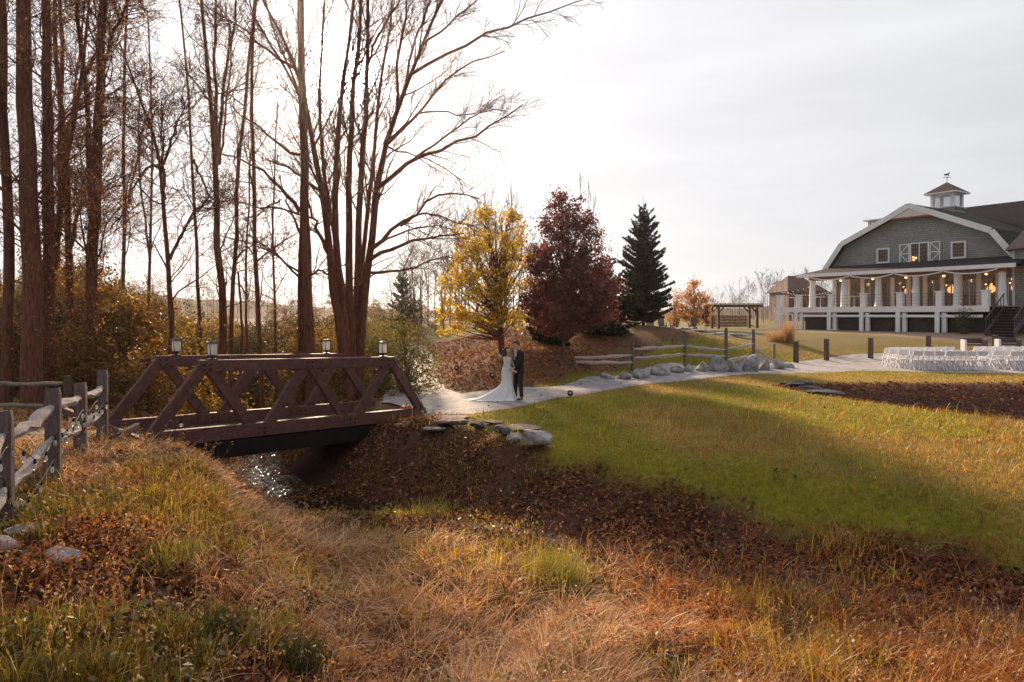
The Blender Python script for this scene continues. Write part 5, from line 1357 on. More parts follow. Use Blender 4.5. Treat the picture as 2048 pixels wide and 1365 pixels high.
# planter in the dark bay by the steps
p = bw(13.1, -3.0, 1.38); z = hz1(p[0], p[1])
pt = thing('potted_shrub', 'potted dark green shrub on the ground left of the porch steps', 'plant', (p[0], p[1], z))
MB().lathe([(.20, 0), (.28, .45), (.31, .5), (.26, .48)], k=12).build('pot', M_DARK, pt)
rg = np.random.default_rng(5); q = rg.normal(size=(900, 3)) * [.26, .26, .38] + [0, 0, .95]
V, Fq, c = leaf_quads(rg, q, .12, palette(rg, 900, [(.05, .055, .015), (.08, .08, .02)])); link_mesh('foliage', np_mesh('foliage', V, Fq, c), M_LEAF, pt)
# ------------------------------------------------------------------ white folding chairs
M_RESIN = pm('white_resin', (.74, .74, .78), (.68, .68, .72), 3, .45)
def make_chair():
    t = thing('folding_chair', 'x', 'chair')
    m = MB(); v = []
    MB().box((0, .0, .445), (.40, .40, .045)).build('seat', M_RESIN, t, bevel=.012)
    MB().box((0, .235, .78), (.40, .025, .22), M=Matrix.Rotation(R(-8), 3, 'X')).build('backrest', M_RESIN, t, bevel=.008)
    for sx in (-1, 1):
        MB().beam((sx * .205, -.24, 0), (sx * .205, .255, .90), .03, .045).build('back_leg', M_RESIN, t)
        MB().beam((sx * .175, .26, 0), (sx * .175, -.16, .44), .03, .045).build('front_leg', M_RESIN, t)
    MB().beam((-.19, -.15, .15), (.19, -.15, .15), .025, .025).build('stretcher', M_RESIN, t)
    return t
ch0 = make_chair(); used = False
rg = random.Random(4)
ROWN = ['row nearest the lawn', 'second row from the lawn', 'third row from the lawn', 'fourth row from the lawn', 'fifth row from the lawn', 'row farthest from the lawn']
ORD = 'first second third fourth fifth sixth seventh eighth ninth tenth eleventh twelfth thirteenth fourteenth fifteenth sixteenth seventeenth eighteenth nineteenth twentieth'.split()
for r in range(6):
    Yr = 31.9 + r * .82
    x0 = [18.9, 18.7, 18.7, 18.9, 19.4, 20.0][r]
    lim = .765 * Yr + .2
    k = 0; x = x0
    while x < lim:
        if k == 7: x += 1.0                                   # aisle
        y = Yr - .03 * (x - x0) + rg.uniform(-.03, .03)
        c = ch0 if not used else copy_tree(ch0); used = True
        end = k == 0
        c['label'] = f'{ORD[k]} white folding chair from the path end of the {ROWN[r]}'
        c['group'] = 'white folding chairs, ' + ROWN[r]
        c.location = (x, y, hz1(x, y) + .05); c.rotation_euler = (0, 0, rg.uniform(-.06, .06) + math.radians(172))
        x += .49 + rg.uniform(-.015, .015); k += 1
# dark barrels/benches behind the chairs
M_BENCHD = pm('dark_bench_wood', (.10, .075, .075), (.06, .045, .045), 4, .6)
for k, (px, lab) in enumerate([(1948, 'dark wooden bench with lit stone end painted white behind the chairs'), (2016, 'second dark wooden bench behind the chairs, at the picture edge')]):
    p = at(px, 690, 40.4); z = hz1(p[0], p[1])
    t = thing('garden_bench', lab, 'bench', (p[0], p[1], z), 0, 'benches behind the chairs')
    MB().box((0, 0, .42), (1.15, .36, .09)).build('seat', M_BENCHD, t, bevel=.01)
    MB().box((0, .17, .66), (1.15, .05, .30)).build('backrest', M_BENCHD, t, bevel=.01)
    for sx in (-.62, .62): MB().box((sx, 0, .36), (.13, .42, .74)).build('end_block', M_CONC if sx > 0 else M_WHITE, t, bevel=.02)  # left end block white: its lit edge is put into the colour
# ------------------------------------------------------------------ garden: adirondack chairs, pergola, grass clumps, far houses
M_ADIR = pm('blue_grey_chair_paint', (.16, .18, .21), (.12, .13, .155), 3, .6)
def adirondack(px, Y, rz, lab):
    x = (px - CX) / F * Y
    t = thing('garden_armchair', lab, 'chair', (x, Y, hz1(x, Y)), rz, 'slatted garden armchairs')
    for k in range(5): MB().box((-.22 + .11 * k, .28, .66), (.095, .03, .85 - .05 * abs(k - 2)), M=Matrix.Rotation(R(-22), 3, 'X')).build('back_slat', M_ADIR, t)
    for k in range(4): MB().box((0, -.28 + .12 * k, .36 - .03 * k), (.54, .10, .025)).build('seat_slat', M_ADIR, t)
    for s in (-1, 1):
        MB().box((s * .34, -.02, .56), (.13, .72, .03)).build('armrest', M_ADIR, t)
        MB().box((s * .29, -.32, .27), (.05, .10, .54)).build('leg', M_ADIR, t); MB().beam((s * .27, -.34, .30), (s * .27, .45, .05), .04, .12).build('leg', M_ADIR, t)
adirondack(1324, 59, 2.6, 'blue-grey slatted armchair under the orange sapling')
adirondack(1350, 60, 3.4, 'blue-grey slatted armchair left of the round amber tree')
adirondack(1386, 56.5, 3.1, 'blue-grey slatted armchair under the round amber tree')
adirondack(1300, 58.5, 2.9, 'blue-grey slatted armchair nearest the dark spruce')
M_PERG = pm('brown_pergola_timber', (.13, .075, .055), (.08, .045, .035), 4, .7)
p = at(1468, 655, 63); z = hz1(p[0], p[1])
pg = thing('pergola', 'brown timber pergola with flat beams beyond the rail fence', 'pergola', (p[0], p[1], z))
for sx in (-1.75, 1.75):
    for sy in (-1.0, 1.0):
        o = MB().box((sx, sy, 1.0), (.22, .22, 2.0)).build('post', M_PERG, pg)
        MB().beam((sx, sy, 1.45), (sx - math.copysign(.5, sx), sy, 1.98), .10, .12).build('brace', M_PERG, o)
for sy in (-1.0, 1.0): MB().box((0, sy, 2.08), (4.6, .10, .24)).build('beam', M_PERG, pg)
for k in range(11): MB().box((-2.1 + .42 * k, 0, 2.27), (.07, 2.9, .14)).build('rafter', M_PERG, pg)
# low tan wall beyond the pergola
p = at(1450, 655, 70); z = hz1(p[0], p[1])
wl = thing('garden_wall', 'low tan stone wall behind the pergola', 'wall', (p[0], p[1], z - .2))
M_TAN = pm('tan_fieldstone', (.36, .25, .17), (.26, .17, .11), 3, .9, .5, 12)
rg = random.Random(9)
for r in range(4):
    x = -2.2 + .2 * (r % 2)
    while x < 2.4:
        wd = rg.uniform(.35, .6); MB().box((x + wd / 2, rg.uniform(-.03, .03), .17 + .33 * r), (wd - .025, .40, .305)).build('wall_stone', M_TAN, wl, bevel=.03); x += wd
# tall dry ornamental grass in front of the deck corner
def grass_clump(name, label, base, n, h, spread, pal, seed, width=.012, lean=(.1, .5), group=None, cat='grass clump'):
    rg = np.random.default_rng(seed)
    V, Fq, c = blades(rg, np.repeat(np.array(base)[None], n, 0) + np.concatenate([rg.normal(size=(n, 2)) * spread, np.zeros((n, 1))], 1), rg.uniform(0, 2 * np.pi, n), rg.uniform(.5, 1, n) * h, rg.uniform(*lean, n), rg.uniform(.2, 1.3, n), rg.uniform(.6, 1.2, n) * width, palette(rg, n, pal))
    o = thing(name, label, cat, base, 0, group)
    link_mesh('blades', np_mesh('blades', V - np.array(base), Fq, c), M_BLADE, o)
    return o
def blades(rg, B, az, L, th0, curl, w, tint, ns=4, clamp=False):
    """bent tapered blades: three quads each"""
    n = len(B); d = np.stack([np.cos(az), np.sin(az), np.zeros(n)], -1); s = np.stack([-np.sin(az), np.cos(az), np.zeros(n)], -1)
    tw = rg.uniform(-.9, .9, n); s = s * np.cos(tw)[:, None] + np.stack([np.zeros(n), np.zeros(n), np.sin(tw)], -1)
    P = [B]; th = th0.copy()
    for k in range(ns - 1):
        P.append(P[-1] + (d * np.sin(th)[:, None] + np.array([0, 0, 1.0]) * np.cos(th)[:, None]) * (L / (ns - 1))[:, None]); th = np.minimum(th + curl / (ns - 1), 2.6)
    if clamp:
        for k in range(1, ns):
            g0 = hz(P[k][:, 0], P[k][:, 1]) + .012 + .02 * k; P[k][:, 2] = np.maximum(P[k][:, 2], g0 + rg.uniform(0, .03, n))
    wk = np.linspace(1, .12, ns)
    V = np.stack([np.stack([P[k] - s * (w * wk[k] / 2)[:, None], P[k] + s * (w * wk[k] / 2)[:, None]], 1) for k in range(ns)], 1)
    idx = (np.arange(n) * 2 * ns)[:, None, None] + np.array([[2 * k, 2 * k + 1, 2 * k + 3, 2 * k + 2] for k in range(ns - 1)])[None]
    return V.reshape(-1, 3), idx.reshape(-1, 4), np.repeat(tint, 2 * ns, axis=0)
p = at(1575, 690, 43.0); z = hz1(p[0], p[1])
DRY = [(.36, .22, .13), (.30, .18, .10), (.42, .28, .17)]
grass_clump('ornamental_grass', 'tall feathery dry grass clump in front of the open deck corner', (p[0], p[1], z), 420, 1.75, .20, DRY, 31, .022, (.0, .25))
p = at(1550, 690, 43.4); z = hz1(p[0], p[1])
grass_clump('ornamental_grass', 'short arching dry grass left of the tall feathery clump', (p[0], p[1], z), 380, .95, .30, DRY, 32, .022, (.1, .7))
# far houses
M_FARWALL = pm('far_house_wall', (.20, .13, .12), (.16, .105, .10), 2, .9); M_FARROOF = pm('far_house_roof', (.12, .075, .075), (.09, .055, .055), 2, .9)
def far_house(lab, px, row_eave, row_top, Y, wpx):
    x = (px - CX) / F * Y; w = wpx / F * Y; ze = CAMZ - (row_eave - HY) / F * Y; zt = CAMZ - (row_top - HY) / F * Y
    t = thing('far_house', lab, 'house', (x, Y, 1.5), 0, 'houses beyond the barn')
    MB().box((0, 0, (ze - 1.5) / 2), (w * .86, 7, ze - 1.5)).build('wall', M_FARWALL, t)
    m = MB(); e = w / 2; m.add([(-e, -4, ze - 1.5), (e, -4, ze - 1.5), (e, 4, ze - 1.5), (-e, 4, ze - 1.5), (-e * .35, 0, zt - 1.5), (e * .35, 0, zt - 1.5)], [(3, 2, 1, 0), (0, 1, 5, 4), (1, 2, 5), (2, 3, 4, 5), (3, 0, 4)]); m.build('roof', M_FARROOF, t)
    for k in range(3): MB().box((-w * .28 + w * .28 * k, -3.52, (ze - 1.5) * .55), (w * .10, .06, 1.5)).build('window', M_GLASS, t)
far_house('far house with a dark hipped roof behind the open deck', 1588, 585, 552, 95, 72)
far_house('far brown house lower and right of the hipped one, behind the porch', 1628, 598, 572, 100, 56)
# deck furniture silhouettes: white bistro tables
for k, (s, lab) in enumerate([(-.9, 'white round bistro table on the open deck corner'), (1.5, 'white round bistro table on the deck beside the first column'), (4.4, 'white round bistro table on the deck below the left gable window')]):
    p = bw(s, -1.2, DECKZ)
    t = thing('bistro_table', lab, 'table', p, 0, 'tables on the deck')
    MB().lathe([(.38, .86), (.40, .88), (.38, .90)], k=14).build('top', M_WHITE, t); MB().lathe([(.03, .02), (.03, .86)], k=8).build('stem', M_WHITE, t); MB().lathe([(.22, 0), (.20, .03), (.04, .05)], k=12).build('base', M_WHITE, t)
# ------------------------------------------------------------------ people
def skin_object(name, nodes, edges, root, mat, parent, sub=1):
    """one continuous surface grown round a joint skeleton; nodes: key -> (position, radius or (rx, ry))"""
    keys = list(nodes); idx = {k: i for i, k in enumerate(keys)}
    me = bpy.data.meshes.new(name)
    me.from_pydata([tuple(float(c) for c in nodes[k][0]) for k in keys], [(idx[a], idx[b]) for a, b in edges], [])
    o = bpy.data.objects.new(name, me); col.objects.link(o)
    o.modifiers.new('skin', 'SKIN').use_smooth_shade = True
    sv = me.skin_vertices[0].data if me.skin_vertices else None
    if sv is None:
        bpy.context.view_layer.objects.active = o; bpy.ops.mesh.customdata_skin_add(); sv = me.skin_vertices[0].data
    for k in keys:
        r = nodes[k][1]; r = r if isinstance(r, tuple) else (r, r)
        sv[idx[k]].radius = r; sv[idx[k]].use_root = (k == root or (isinstance(root, (list, tuple)) and k in root))
    if sub: o.modifiers.new('sub', 'SUBSURF').levels = sub
    dg = bpy.context.evaluated_depsgraph_get(); dg.update()
    me2 = bpy.data.meshes.new_from_object(o.evaluated_get(dg))
    bpy.data.objects.remove(o)
    me2.name = name; me2.materials.clear()
    q = link_mesh(name, me2, mat, parent, True)
    return q
M_SKIN = pm('skin', (.62, .40, .31), (.56, .35, .27), 6, .55)
M_SUIT = pm('black_suit_wool', (.018, .016, .020), (.012, .011, .014), 30, .85)
M_SHIRT = pm('white_shirt_cotton', (.75, .74, .76), (.70, .69, .72), 5, .7)
M_HAIRD = pm('dark_brown_hair', (.035, .014, .012), (.018, .008, .007), 25, .5, .4, 60, (4, 4, .6))
M_HAIRM = pm('short_brown_hair', (.06, .03, .018), (.035, .018, .012), 25, .6, .4, 60)
M_SHOE = pm('black_leather', (.015, .013, .013), (.01, .009, .009), 5, .35)
M_GOWN = pm('ivory_gown_fabric', (.80, .79, .81), (.74, .73, .76), 6, .7, .15, 40)
M_LACE = pm('gown_lace', (.72, .68, .70), (.55, .48, .49), 60, .8)
M_LIPS = pm('lips', (.40, .12, .11), (.36, .10, .10), 5, .5)
M_EYE = pm('eye_dark', (.03, .02, .02), (.02, .015, .015), 5, .3)

def hand_nodes(nodes, edges, key, wrist, direction, palm_n, curl, side):
    """palm with four bent fingers of unequal length and a thumb leaving the side of the palm"""
    d = unit(np.array(direction)); nrm = unit(np.array(palm_n) - d * np.dot(palm_n, d)); lat = np.cross(d, nrm) * side
    nodes[key + 'palm'] = (wrist + d * .045, (.030, .018)); edges.append((key + 'wrist', key + 'palm'))
    nodes[key + 'knuck'] = (wrist + d * .085, (.034, .015)); edges.append((key + 'palm', key + 'knuck'))
    for j, (off, L) in enumerate(((.027, .066), (.009, .075), (-.009, .070), (-.026, .055))):
        a = wrist + d * .098 + lat * off
        dd = unit(d * math.cos(curl) + nrm * math.sin(curl)); b = a + dd * L * .5
        dd2 = unit(d * math.cos(curl * 2.2) + nrm * math.sin(curl * 2.2)); c = b + dd2 * L * .5
        for q, (p, r) in enumerate(((a, .0095), (b, .0088), (c, .007))): nodes[f'{key}f{j}{q}'] = (p, r)
        edges += [(key + 'knuck', f'{key}f{j}0'), (f'{key}f{j}0', f'{key}f{j}1'), (f'{key}f{j}1', f'{key}f{j}2')]
    a = wrist + d * .050 + lat * .040; b = a + unit(d + lat * .7 + nrm * .4) * .035; c = b + unit(d + nrm * .5) * .028
    nodes[key + 't0'] = (a, .0115); nodes[key + 't1'] = (b, .0098); nodes[key + 't2'] = (c, .0078)
    edges += [(key + 'palm', key + 't0'), (key + 't0', key + 't1'), (key + 't1', key + 't2')]

def face(parent, hc, fwd, up, lat, s=1.0):
    for sg in (-1, 1):
        p = hc + fwd * .082 * s + lat * sg * .031 * s + up * .012 * s
        MB().lathe([(.002, -.006), (.009 * s, 0), (.002, .006)], p, 8).build('eye', M_EYE, parent)
    p = hc + fwd * .086 * s - up * .055 * s
    MB().box(tuple(p), (.036 * s, .036 * s, .010 * s)).build('mouth', M_LIPS, parent, bevel=.003)

def ear_nodes(nodes, edges, hc, fwd, up, lat):
    for sg, k in ((-1, 'earA'), (1, 'earB')):
        nodes[k] = (hc + lat * sg * .084 - fwd * .005 - up * .008, (.012, .02)); edges.append(('head', k))

def hair_cap(name, c, fw, u_, la, rad, mat, parent, low):
    """cap of hair over crown, back and sides, open at the face"""
    bm = bmesh.new(); bmesh.ops.create_icosphere(bm, subdivisions=4, radius=1.0)
    dele = []
    for v in bm.verts:
        x, y, z = v.co                                            # x side, y front, z up
        if (y > .30 and z < .52 - .25 * (1 - y)) or z < -.55 or (y > -.05 and z < low - .25): dele.append(v); continue
        k_ = 1 + .05 * math.sin(9 * x + 7 * z) + .04 * math.sin(15 * y)
        p = c + la * x * rad[0] * k_ + fw * y * rad[1] * k_ + u_ * z * rad[2] * k_
        v.co = p
    bmesh.ops.delete(bm, geom=dele, context='VERTS')
    me = bpy.data.meshes.new(name); bm.to_mesh(me); bm.free()
    return link_mesh(name, me, mat, parent, True)
GY = 20.5
def person(label, x, y):
    return thing('person', label, 'person', (x, y, hz1(x, y) + .045))
# ---- groom
groom = person('person in a black suit and white shirt facing the bride, holding her hand', .205, GY)
f = unit(np.array([-.82, -.57, 0])); l = np.array([f[1], -f[0], 0.0]) * -1      # forward, left-hand side
up = np.array([0, 0, 1.0])
def g(fw, la, z): return f * fw + l * la + up * z
hc = g(.105, .02, 1.665)
hf = unit(f * .93 - up * .36); hu = unit(up * .93 + f * .36)
n, e = {}, []
n['pelvis'] = (g(-.01, 0, .96), (.135, .105)); n['spine'] = (g(0, 0, 1.14), (.13, .10)); n['chest'] = (g(.0, 0, 1.36), (.16, .115)); n['neckb'] = (g(.015, 0, 1.475), .075)
n['neck'] = (g(.045, .005, 1.545), .058); n['jaw'] = (hc - hu * .060 + hf * .018, .066); n['head'] = (hc + hu * .005, .086); n['crown'] = (hc + hu * .07 - hf * .01, .074)
n['nose'] = (hc + hf * .098 - hu * .018, (.011, .016))
e += [('pelvis', 'spine'), ('spine', 'chest'), ('chest', 'neckb'), ('neckb', 'neck'), ('neck', 'jaw'), ('jaw', 'head'), ('head', 'crown'), ('head', 'nose')]
ear_nodes(n, e, hc, hf, hu, l)
arms = {'L': [g(.0, .19, 1.43), g(.10, .235, 1.17), g(.26, .10, .985)], 'R': [g(.0, -.19, 1.43), g(-.03, -.245, 1.15), g(.16, -.19, .955)]}
for k, (s_, el, wr) in arms.items():
    n[k + 'sh'] = (s_ * np.array([.82, .82, 1]) - up * .03, .045); n[k + 'el'] = (el, .040); n[k + 'wrist'] = (wr, .028); e += [('chest', k + 'sh'), (k + 'sh', k + 'el'), (k + 'el', k + 'wrist')]
    hand_nodes(n, e, k, wr, f * .8 - up * .55, -up if k == 'R' else up * .3 - l, .5, 1 if k == 'L' else -1)
legs = {'L': [g(0, .095, .90), g(.015, .115, .50), g(-.02, .125, .085)], 'R': [g(0, -.095, .90), g(.045, -.105, .50), g(.05, -.115, .085)]}
for k, (h_, kn, an) in legs.items():
    n[k + 'hip'] = (h_, .088); n[k + 'kn'] = (kn, .060); n[k + 'an'] = (an, .042); n[k + 'toe'] = (an + f * .15 - up * .045, (.040, .026)); e += [('pelvis', k + 'hip'), (k + 'hip', k + 'kn'), (k + 'kn', k + 'an'), (k + 'an', k + 'toe')]
skin_object('body', n, e, 'pelvis', M_SKIN, groom)
rings = [(1.505, .02, .080, .072), (1.47, .01, .135, .090), (1.42, .0, .195, .115), (1.34, .0, .205, .135), (1.20, .0, .190, .132), (1.08, .0, .172, .126), (.96, -.005, .182, .135), (.85, -.01, .192, .142), (.82, -.01, .185, .136)]
kk = 28; v = []
for z, fo, rl, rf in rings:
    for i in range(kk):
        a = 2 * math.pi * i / kk; v.append(g(fo + rf * math.cos(a), rl * math.sin(a), z))
m = MB().add(v, [(q * kk + i, q * kk + (i + 1) % kk, (q + 1) * kk + (i + 1) % kk, (q + 1) * kk + i) for q in range(len(rings) - 1) for i in range(kk)] + [tuple(range(kk)), tuple((len(rings) - 1) * kk + i for i in range(kk))])
jk = m.build('jacket', M_SUIT, groom, smooth=True)
for k, (s_, el, wr) in arms.items():
    w2 = wr * .9 + el * .1
    skin_object('sleeve', {'a': (s_ + l * (-.05 if k == 'L' else .05) + up * .0, .078), 'q': (s_ - up * .05, .078), 'b': (s_ * .45 + el * .55, .066), 'c': (el, .058), 'd': (w2, .045)}, [('a', 'q'), ('q', 'b'), ('b', 'c'), ('c', 'd')], 'a', M_SUIT, jk)
j, je = {}, []
for k, (h_, kn, an) in legs.items():
    j[k + 'u'] = (h_ + up * .02, .098); j[k + 'h'] = (h_ - up * .10, .098); j[k + 'k'] = (kn, .076); j[k + 'a'] = (an - up * .035, .060); je += [(k + 'u', k + 'h'), (k + 'h', k + 'k'), (k + 'k', k + 'a')]
skin_object('trousers', j, je, ['Lh', 'Rh'], M_SUIT, groom)
for k, (h_, kn, an) in legs.items():
    skin_object('shoe', {'a': (an - up * .03 - f * .03, (.050, .045)), 'b': (an - up * .045 + f * .08, (.052, .036)), 'c': (an - up * .05 + f * .19, (.042, .026))}, [('a', 'b'), ('b', 'c')], 'a', M_SHOE, groom)
m = MB(); v = [g(.125, .055, 1.50), g(.125, -.055, 1.50), g(.172, 0, 1.20), g(.105, .055, 1.50), g(.105, -.055, 1.50), g(.15, 0, 1.20)]
m.add(v, [(0, 1, 2), (5, 4, 3), (0, 2, 5, 3), (1, 4, 5, 2), (0, 3, 4, 1)]); m.build('shirt', M_SHIRT, groom)
skin_object('shirt_collar', {'a': (g(.03, 0, 1.505), .074), 'b': (g(.045, 0, 1.545), .068)}, [('a', 'b')], 'a', M_SHIRT, groom)
m = MB(); m.add([g(.175, .014, 1.47), g(.175, -.014, 1.47), g(.188, -.022, 1.28), g(.186, 0, 1.24), g(.188, .022, 1.28)], [(0, 1, 2, 3, 4)]); m.build('tie', M_SUIT, groom)
o = MB().lathe([(.006, -.05), (.022, -.01), (.030, .012), (.014, .028)], tuple(g(.168, .085, 1.36)), 10).build('boutonniere', M_SHIRT, groom)
hair_cap('hair', hc + hu * .012, hf, hu, l, (.098, .104, .112), M_HAIRM, groom, .10)
face(groom, hc, hf, hu, l)

# ---- bride
bride = person('person in a white mermaid gown with a long train and dark hair, looking up', -.165, GY - .03)
f = unit(np.array([.86, -.50, 0])); l = np.array([f[1], -f[0], 0.0]) * -1
hc = g(.03, 0, 1.485)
hf = unit(f * .93 + up * .36); hu = unit(up * .93 - f * .36)
n, e = {}, []
n['pelvis'] = (g(-.01, 0, .90), .105); n['waist'] = (g(0, 0, 1.06), .082); n['chest'] = (g(.01, 0, 1.23), .092); n['neckb'] = (g(.0, 0, 1.325), .055)
n['neck'] = (g(.005, 0, 1.375), .045); n['jaw'] = (hc - hu * .054 + hf * .016, .057); n['head'] = (hc, .078); n['crown'] = (hc + hu * .062 - hf * .01, .066); n['nose'] = (hc + hf * .088 - hu * .015, (.009, .013))
e += [('pelvis', 'waist'), ('waist', 'chest'), ('chest', 'neckb'), ('neckb', 'neck'), ('neck', 'jaw'), ('jaw', 'head'), ('head', 'crown'), ('head', 'nose')]
ear_nodes(n, e, hc, hf, hu, l)
arms = {'L': [g(.0, .145, 1.285), g(.10, .215, 1.07), g(.27, .12, .95)], 'R': [g(.0, -.145, 1.285), g(.10, -.215, 1.07), g(.29, -.13, .91)]}
for k, (s_, el, wr) in arms.items():
    n[k + 'sh'] = (s_, .048); n[k + 'el'] = (el, .034); n[k + 'wrist'] = (wr, .023); e += [('chest', k + 'sh'), (k + 'sh', k + 'el'), (k + 'el', k + 'wrist')]
    hand_nodes(n, e, k, wr, f * .9 - up * .25, -up, .5, 1 if k == 'L' else -1)
for k, sg in (('L', 1), ('R', -1)):
    n[k + 'hip'] = (g(0, .065 * sg, .85), .068); n[k + 'kn'] = (g(.01, .06 * sg, .48), .05); n[k + 'an'] = (g(0, .075 * sg, .11), .036); n[k + 'toe'] = (g(.13, .08 * sg, .035), (.034, .022))
    e += [('pelvis', k + 'hip'), (k + 'hip', k + 'kn'), (k + 'kn', k + 'an'), (k + 'an', k + 'toe')]
skin_object('body', n, e, 'pelvis', M_SKIN, bride)
# gown: fitted to the knee, then flaring into a train pooled towards the bridge
rings = [(1.285, 0, 0, .128, .112), (1.22, .008, -.004, .137, .124), (1.12, .004, 0, .113, .100), (1.04, 0, 0, .113, .102), (.95, -.004, 0, .145, .130), (.86, -.005, 0, .168, .150), (.74, -.003, 0, .168, .150), (.60, .0, 0, .166, .148), (.48, -.012, 0, .180, .165),
         (.36, -.05, .0, .235, .21), (.24, -.11, .02, .315, .27), (.13, -.18, .03, .41, .32), (.06, -.24, .03, .50, .36), (.022, -.31, .02, .60, .40), (.006, -.36, .02, .68, .44)]
k = 72; v = []
for q, (z, cx_, cy_, rx, ry) in enumerate(rings):
    pl = sstep(.65, .1, np.array([z]))[0]
    for i in range(k):
        a = 2 * math.pi * i / k
        rr = 1 + pl * (.06 * math.sin(9 * a + 1.3) + .035 * math.sin(17 * a + 2 * q * .12)) 
        tail = 1 + pl * .28 * max(0, -math.cos(a)) ** 2
        v.append((cx_ + rx * rr * math.cos(a) * tail + .02, cy_ + ry * rr * math.sin(a), z))
m = MB().add(v, [(q * k + i, q * k + (i + 1) % k, (q + 1) * k + (i + 1) % k, (q + 1) * k + i) for q in range(len(rings) - 1) for i in range(k)])
m.build('gown', M_GOWN, bride, smooth=True)
for k_, (s_, el, wr) in arms.items():
    skin_object('lace_sleeve', {'a': (s_, .054), 'b': (el, .040), 'c': (wr * .85 + el * .15, .030)}, [('a', 'b'), ('b', 'c')], 'a', M_LACE, bride)
hn = {'a': (hc + hu * .05 + hf * .02, (.072, .06)), 'b': (hc + hu * .075 - hf * .03, (.075, .07)), 'c': (hc - hf * .07, (.085, .06)), 'd': (hc - hf * .085 - up * .11, (.095, .055)), 'e': (g(-.11, .0, 1.25), (.095, .05)), 'f': (g(-.115, .01, 1.13), (.07, .04)), 'g': (g(-.11, .02, 1.05), (.035, .025)), 'h': (hc - hf * .0 + l * -.075 - up * .05, (.03, .05)), 'i': (g(-.02, -.11, 1.24), (.035, .03))}
skin_object('hair', hn, [('a', 'b'), ('b', 'c'), ('c', 'd'), ('d', 'e'), ('e', 'f'), ('f', 'g'), ('c', 'h'), ('h', 'i')], 'c', M_HAIRD, bride)
hair_cap('hair_crown', hc + hu * .01, hf, hu, l, (.088, .096, .100), M_HAIRD, bride, .05)
MB().box(tuple(hc + hu * .07 - hf * .085 - l * .05), (.05, .07, .016), .6).build('hair_comb', M_SHIRT, bride, bevel=.004)
face(bride, hc, hf, hu, l, .88)
# ------------------------------------------------------------------ grass, leaves
HAZE = .0003
def sample_ground(rg, n, Y0, Y1, side=.80):
    Yv = Y0 * (Y1 / Y0) ** rg.uniform(0, 1, n)
    X = rg.uniform(-1, 1, n) * (side * Yv + .8)
    return X, Yv
def path_mask(X, Y):
    pm_ = np.zeros(len(X), bool)
    for A, B in ((PATH_NEAR, PATH_FAR), (FORK_L, FORK_R)):
        pm_ |= poly_sdf(X, Y, list(A) + list(B)[::-1]) > .06
    q = np.stack([X, Y], -1) - BO; s = q @ BU; w = q @ BN
    pm_ |= (s > -.3) & (s < BL + .3) & (w > -.15) & (w < BW + .2)
    pm_ |= poly_sdf(X, Y, [(-7.3, 12.9), (-9.5, 12.2), (-14, 12.3), (-24, 12), (-24, 15), (-15, 15.2), (-11, 14.9), (-9, 14.9)]) > .1
    return pm_
rg = np.random.default_rng(2024)
def tussock(X, Y, s, seed):
    """distance to and direction from the nearest tussock centre on a jittered grid"""
    best = np.full(len(X), 1e9); ox = np.zeros(len(X)); oy = np.zeros(len(X)); ix, iy = np.floor(X / s), np.floor(Y / s)
    for a in (-1, 0, 1):
        for b in (-1, 0, 1):
            cx_ = (ix + a + hash2(ix + a, iy + b, seed)) * s; cy_ = (iy + b + hash2(ix + a, iy + b, seed + 5)) * s
            d = np.hypot(X - cx_, Y - cy_); m = d < best
            best = np.where(m, d, best); ox = np.where(m, (X - cx_) / (d + 1e-6), ox); oy = np.where(m, (Y - cy_) / (d + 1e-6), oy)
    return best, ox, oy
